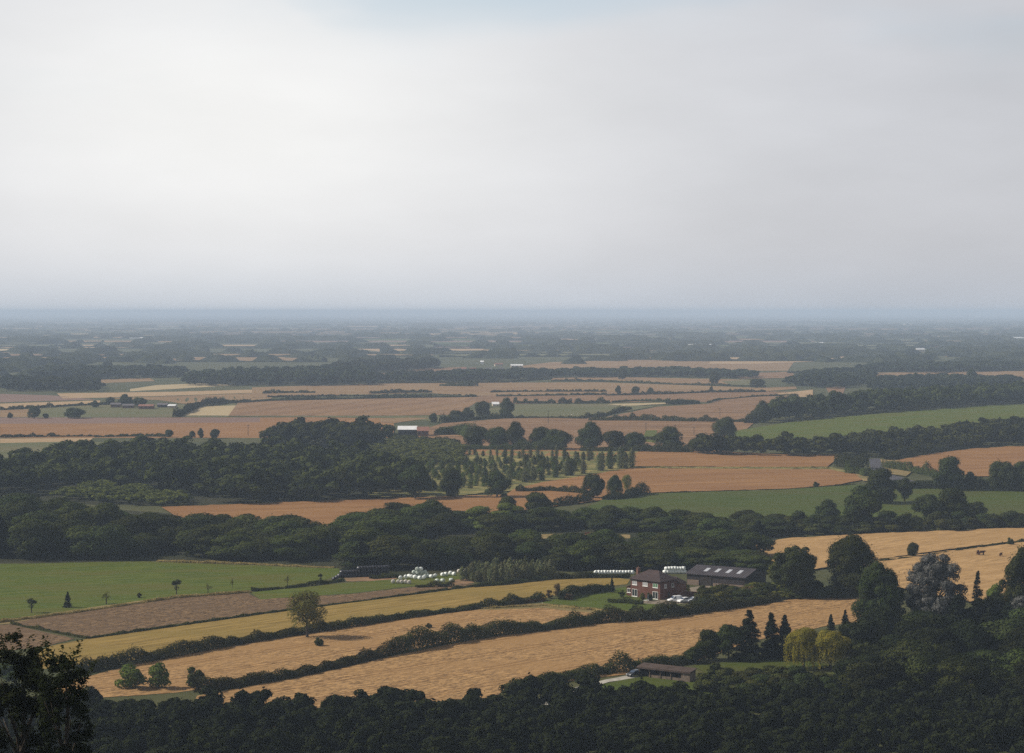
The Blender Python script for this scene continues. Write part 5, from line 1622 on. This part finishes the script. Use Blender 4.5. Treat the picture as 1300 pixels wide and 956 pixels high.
# ------------------------------------------------------------------ far farm buildings and village
def far_house(px, py, wpx, hpx, rz, wall, roofm, label, name='house', cat='house', depth=None, rise=.45, nwin=3):
    p = at1(px, py)
    m = ppm(p.y)
    w, h = wpx * m, hpx * m
    d = depth or max(6., w * .4)
    e = empty(name, p, rz)
    tag(e, label, cat)
    eh = h * (1 - rise * .75)
    rs = h - eh
    wm = MB()
    gable_walls(wm, -w / 2, w / 2, -d / 2, d / 2, eh, rs * .98)
    wm.build('wall', M[wall], e)
    rm = MB()
    gable_roof(rm, -w / 2, w / 2, -d / 2, d / 2, eh + .02, rs, .5, .2)
    rm.build('roof', M[roofm], e)
    for i in range(nwin):
        x = -w / 2 + w * (i + .5) / nwin
        MB().box(x - w * .07, x + w * .07, -d / 2 - .1, -d / 2 - .003, eh * .4, eh * .75).build('window', M['glass'], e)
    return e


far_house(517.5, 553, 23, 12, 0, 'dark_wall', 'white_sheet', 'far dark barn with a bright white roof', 'barn', 'barn', 13, .42, 4)
far_house(537, 553.5, 14, 11.5, .05, 'brick_dull', 'red_roof', 'far red brown barn joined to the white roofed barn', 'barn', 'barn', 12, .5, 3)
far_house(629, 515, 8, 4.5, .1, 'render_wall', 'white_sheet', 'small white roofed building among hazy trees', 'shed', 'shed', 8, .7, 2)
for px, py, w, h, wl, rf, lab in [
    (147, 517, 12, 5.5, 'brick_dull', 'slate_roof', 'grey roofed building at the left of the far farm'),
    (163, 518, 14, 5, 'brick_dull', 'slate_roof', 'long low grey building in the middle of the far farm'),
    (186, 519, 18, 5.5, 'brick_dull', 'red_roof', 'reddish barn in front of the far farm trees'),
    (207, 517, 12, 5, 'dark_wall', 'slate_roof', 'dark barn at the right of the far farm'),
    (219, 518, 9, 4.5, 'render_wall', 'white_sheet', 'pale barn rightmost at the far farm')]:
    far_house(px, py, w, h, random.uniform(-.2, .2), wl, rf, lab, 'farm_building', 'barn', 9)
for px, py, w, h, wl, rf, lab in [
    (589, 471, 6, 4.5, 'render_wall', 'red_roof', 'cream house leftmost of the far village'),
    (600, 471.5, 8, 4.5, 'render_wall', 'red_roof', 'cream house second from left in the far village'),
    (620, 471, 7, 4, 'render_wall', 'slate_roof', 'cream grey roofed house in the far village'),
    (612, 462, 4, 4, 'white_frame', 'white_sheet', 'bright white house behind the far village'),
    (633, 465, 10, 4, 'render_wall', 'red_roof', 'long cream building in the far village'),
    (656, 467, 15, 4.5, 'render_wall', 'white_sheet', 'wide pale building at the right of the far village'),
    (636, 471, 5, 4, 'white_frame', 'slate_roof', 'small white house before the village trees'),
    (861, 473, 7, 6, 'brick_dull', 'slate_roof', 'brown house in the hazy tree belt'),
    (842, 472, 8, 4, 'brick_dull', 'red_roof', 'brown roofed barn left of the house in the tree belt'),
    (1168, 447, 11, 5, 'render_wall', 'white_sheet', 'pale gabled barn far off on the right plain'),
    (887, 439, 32, 2.2, 'white_frame', 'white_sheet', 'long low white building far off on the plain'),
    (900, 455, 5, 3, 'render_wall', 'slate_roof', 'tiny pale house on the far plain right of centre'),
    (1190, 444, 6, 4, 'brick_dull', 'red_roof', 'tiny brown house beside the far pale barn'),
    (1040, 437, 10, 2.4, 'render_wall', 'white_sheet', 'tiny pale building far off on the right plain'),
    (185, 430, 40, 1.6, 'white_frame', 'white_sheet', 'long pale building near the left horizon'),
    (288, 431, 6, 2.4, 'white_frame', 'white_sheet', 'tiny white building near the left horizon'),
    (1282, 430, 34, 2, 'white_frame', 'white_sheet', 'long pale building near the right edge below the horizon')]:
    far_house(px, py, w, h, random.uniform(-.25, .25), wl, rf, lab, depth=None if w < 20 else 30)

# ------------------------------------------------------------------ utility poles
def pole(px, py, hpx, label):
    p = at1(px, py)
    h = hpx * ppm(p.y)
    e = empty('utility_pole', p, random.uniform(-.4, .4))
    tag(e, label, 'utility pole', 'utility poles across the fields')
    MB().tube([(0, 0, -.3), (0, 0, h)], [.2, .14]).build('pole', M['timber_dark'], e)
    MB().box(-1.1, 1.1, -.08, .08, h - .7, h - .5).build('crossarm', M['timber_dark'], e)
    for x in (-.95, 0, .95):
        MB().tube([(x, 0, h - .5), (x, 0, h - .25)], [.07, .05], 6).build('insulator', M['render_wall'], e)


for px, py, h, lab in [(315, 553, 14, 'utility pole rising above the broad left wood'), (696, 538, 17, 'utility pole below the sheep meadow'), (914, 530, 12, 'utility pole in the red field near the ridge wood'),
                       (820, 549, 12, 'utility pole beside the small bright green field'), (857, 550, 11, 'utility pole behind the broad low oak'), (881, 553, 11, 'utility pole right of the broad low oak'), (316, 481, 6, 'tiny utility pole on the far plain')][:6]:
    pole(px, py, h, lab)

# ------------------------------------------------------------------ animals: one continuous skinned surface each
def skin_animal(name, joints, edges, radii):
    me = D.meshes.new(name)
    me.from_pydata(joints, edges, [])
    o = D.objects.new(name, me)
    col.objects.link(o)
    sk = o.modifiers.new('skin', 'SKIN')
    lay = me.skin_vertices[0].data
    for i, r in enumerate(radii):
        lay[i].radius = (r, r)
    lay[0].use_root = True
    ss = o.modifiers.new('sub', 'SUBSURF')
    ss.levels = ss.render_levels = 1
    dg = bpy.context.evaluated_depsgraph_get()
    m2 = D.meshes.new_from_object(o.evaluated_get(dg))
    D.objects.remove(o)
    m2.name = name
    return m2


def quadruped(scale, body, leg, neck_up):
    J = [(0, 0, .62), (.36, 0, .64), (-.38, 0, .62), (.55, 0, .64 + neck_up), (.72, 0, .62 + neck_up), (.88, 0, .54 + neck_up)]
    Rr = [body, body * .9, body * .92, body * .5, body * .42, body * .26]
    E = [(0, 1), (0, 2), (1, 3), (3, 4), (4, 5)]
    for x, par, sgn in ((.36, 1, 1), (-.38, 2, -1)):
        for y in (-.13, .13):
            i = len(J)
            J += [(x + .02 * sgn, y, .42), (x + (.0 if sgn > 0 else -.06), y, .22), (x, y, .02)]
            Rr += [leg * 1.7, leg * 1.1, leg]
            E += [(par, i), (i, i + 1), (i + 1, i + 2)]
    i = len(J)
    J += [(-.56, 0, .6), (-.62, 0, .4)]
    Rr += [leg * .8, leg * .6]
    E += [(2, i), (i, i + 1)]
    J = [tuple(c * scale for c in p) for p in J]
    return J, E, [r * scale for r in Rr]


sheep_me = skin_animal('sheep', *quadruped(1.1, .25, .05, .1))
sheep_me.materials.append(M['wool'])
cow_me = skin_animal('cow', *quadruped(2.0, .22, .055, .12))
cow_me.materials.append(M['hide'])
for i, (px, py) in enumerate([(709, 527.5), (722, 527.5), (725.5, 527.8), (727.5, 527.2), (733, 527), (716, 528)]):
    o = link('sheep', sheep_me, None, None, at1(px, py) + Vector((0, 0, .5)))
    o.rotation_euler = (0, 0, random.uniform(0, 6.28))
    tag(o, 'small white sheep grazing on the lower edge of the hazy green meadow', 'sheep', 'sheep in the green meadow')
for px, py, rz, lab in [(1241.5, 706.5, 1.2, 'dark brown cow standing left in the right stubble field'), (1246, 707, .2, 'dark brown cow just right of the first cow in the stubble'), (1270.5, 708.5, .9, 'lone small dark cow in the stubble by the right edge')]:
    o = link('cow', cow_me, None, None, at1(px, py) + Vector((0, 0, .6)))
    o.rotation_euler = (0, 0, rz)
    o.scale = (.8, .8, .8) if px > 1260 else (1, 1, 1)
    tag(o, lab, 'cow')

# ------------------------------------------------------------------ haze: one closed box of even density
hm_, k = new_mat('haze_air')
pv = k.n('ShaderNodeVolumePrincipled')
pv.inputs['Color'].default_value = (.62, .77, .99, 1)
pv.inputs['Density'].default_value = .00011
pv.inputs['Anisotropy'].default_value = 0.0
out = k.n('ShaderNodeOutputMaterial')
k.L.new(pv.outputs[0], out.inputs['Volume'])
hz = MB().box(-64000, 64000, -3100, 112000, -3, 102).build('haze', hm_)
tag(hz, kind='stuff', label='pale blue haze thickening towards the horizon', cat='haze')

# ------------------------------------------------------------------ light and sky
SUN_AZ, SUN_EL = math.radians(-84), math.radians(38)
S = Vector((math.sin(SUN_AZ) * math.cos(SUN_EL), math.cos(SUN_AZ) * math.cos(SUN_EL), math.sin(SUN_EL)))
sd = D.lights.new('sun', 'SUN')
sd.energy = 5.0
sd.angle = math.radians(.53)
sd.color = (1, .93, .82)
so = D.objects.new('sun', sd)
so.rotation_euler = S.to_track_quat('Z', 'Y').to_euler()
so.location = (-300, 300, 400)
col.objects.link(so)

w = D.worlds.new('World')
scene.world = w
w.use_nodes = True
w.node_tree.nodes.clear()
k = NT(w.node_tree)
tc = k.n('ShaderNodeTexCoord').outputs['Generated']
sky = k.n('ShaderNodeTexSky', sky_type='NISHITA')
sky.sun_disc = False
sky.sun_elevation = SUN_EL
sky.sun_rotation = SUN_AZ % (2 * math.pi)
sky.dust_density = 3
sp = k.n('ShaderNodeSeparateXYZ')
k.L.new(tc, sp.inputs[0])
x, y, z = sp.outputs
az = k.math('ARCTAN2', x, y)
el = k.math('ARCSINE', z)


def gauss(v, c, s):
    q = k.math('DIVIDE', k.math('SUBTRACT', v, c), s)
    return k.math('POWER', math.e, k.math('MULTIPLY', k.math('MULTIPLY', q, q), -1.0))


# a bright thinning in the overcast ahead and to the left, heavier cloud overhead and behind
glow = k.math('MULTIPLY', gauss(az, -.135, .20), gauss(el, .10, .10))
nz = k.noise(k.mapping(tc, 0, (3.2, 3.2, 9)), 2.0, 5, .5)
nz2 = k.noise(k.mapping(tc, 0, (1.6, 1.6, 6), (4, 2, 1)), 3.0, 3, .5)
lum = k.math('MULTIPLY_ADD', glow, .33, .615)
lum = k.math('ADD', lum, k.math('MULTIPLY', k.math('MULTIPLY_ADD', k.noise(k.mapping(tc, 0, (7, 7, 24), (1, 5, 2)), 2.0, 5, .55), .35, k.math('SUBTRACT', nz, .675)), .18))
dark = k.ramp(el, .22, .70)
lum = k.math('MULTIPLY', lum, k.math('MULTIPLY_ADD', dark, -.74, 1.0))
tint = k.mix(k.math('MULTIPLY', glow, 1.0, clamp=True), (.957, .972, 1.028), (1.0, .995, .98))
cl = k.mix(1., tint, lum, 'MULTIPLY')
low = gauss(el, 0.0, .02)
cl = k.mix(low, cl, k.mix(1., cl, (.90, .94, .98), 'MULTIPLY'))
cl10 = k.n('ShaderNodeVectorMath', operation='SCALE')
k.L.new(cl, cl10.inputs[0])
cl10.inputs['Scale'].default_value = 10.0
# blue openings near the top of the view
open_ = k.math('MULTIPLY', k.math('MULTIPLY', k.ramp(nz2, .5, .66), k.ramp(el, .09, .15)), .30)
# one thin blue opening high in the middle of the view
gap = k.math('MULTIPLY', k.math('MULTIPLY', gauss(az, -.03, .10), gauss(el, .155, .022)), k.ramp(nz, .38, .62))
cl = k.mix(k.math('MULTIPLY', gap, .6), cl, (.50, .62, .70))
k.L.new(cl, cl10.inputs[0])
opn = k.math('ADD', open_, .04)
skm = k.n('ShaderNodeVectorMath', operation='SCALE')
k.L.new(sky.outputs[0], skm.inputs[0])
skm.inputs['Scale'].default_value = 1.9
colr = k.mix(opn, cl10.outputs[0], skm.outputs[0])
bg = k.n('ShaderNodeBackground')
bg.inputs['Strength'].default_value = .1
k.L.new(colr, bg.inputs[0])
ow = k.n('ShaderNodeOutputWorld')
k.L.new(bg.outputs[0], ow.inputs[0])

# ------------------------------------------------------------------ render settings
scene.view_settings.view_transform = 'Standard'
scene.view_settings.look = 'None'
scene.view_settings.exposure = 0.0
scene.view_settings.gamma = 1.0
c = scene.cycles
c.max_bounces = 5
c.diffuse_bounces = 2
c.glossy_bounces = 2
c.transmission_bounces = 2
c.volume_bounces = 2
c.use_denoising = False
c.use_adaptive_sampling = False
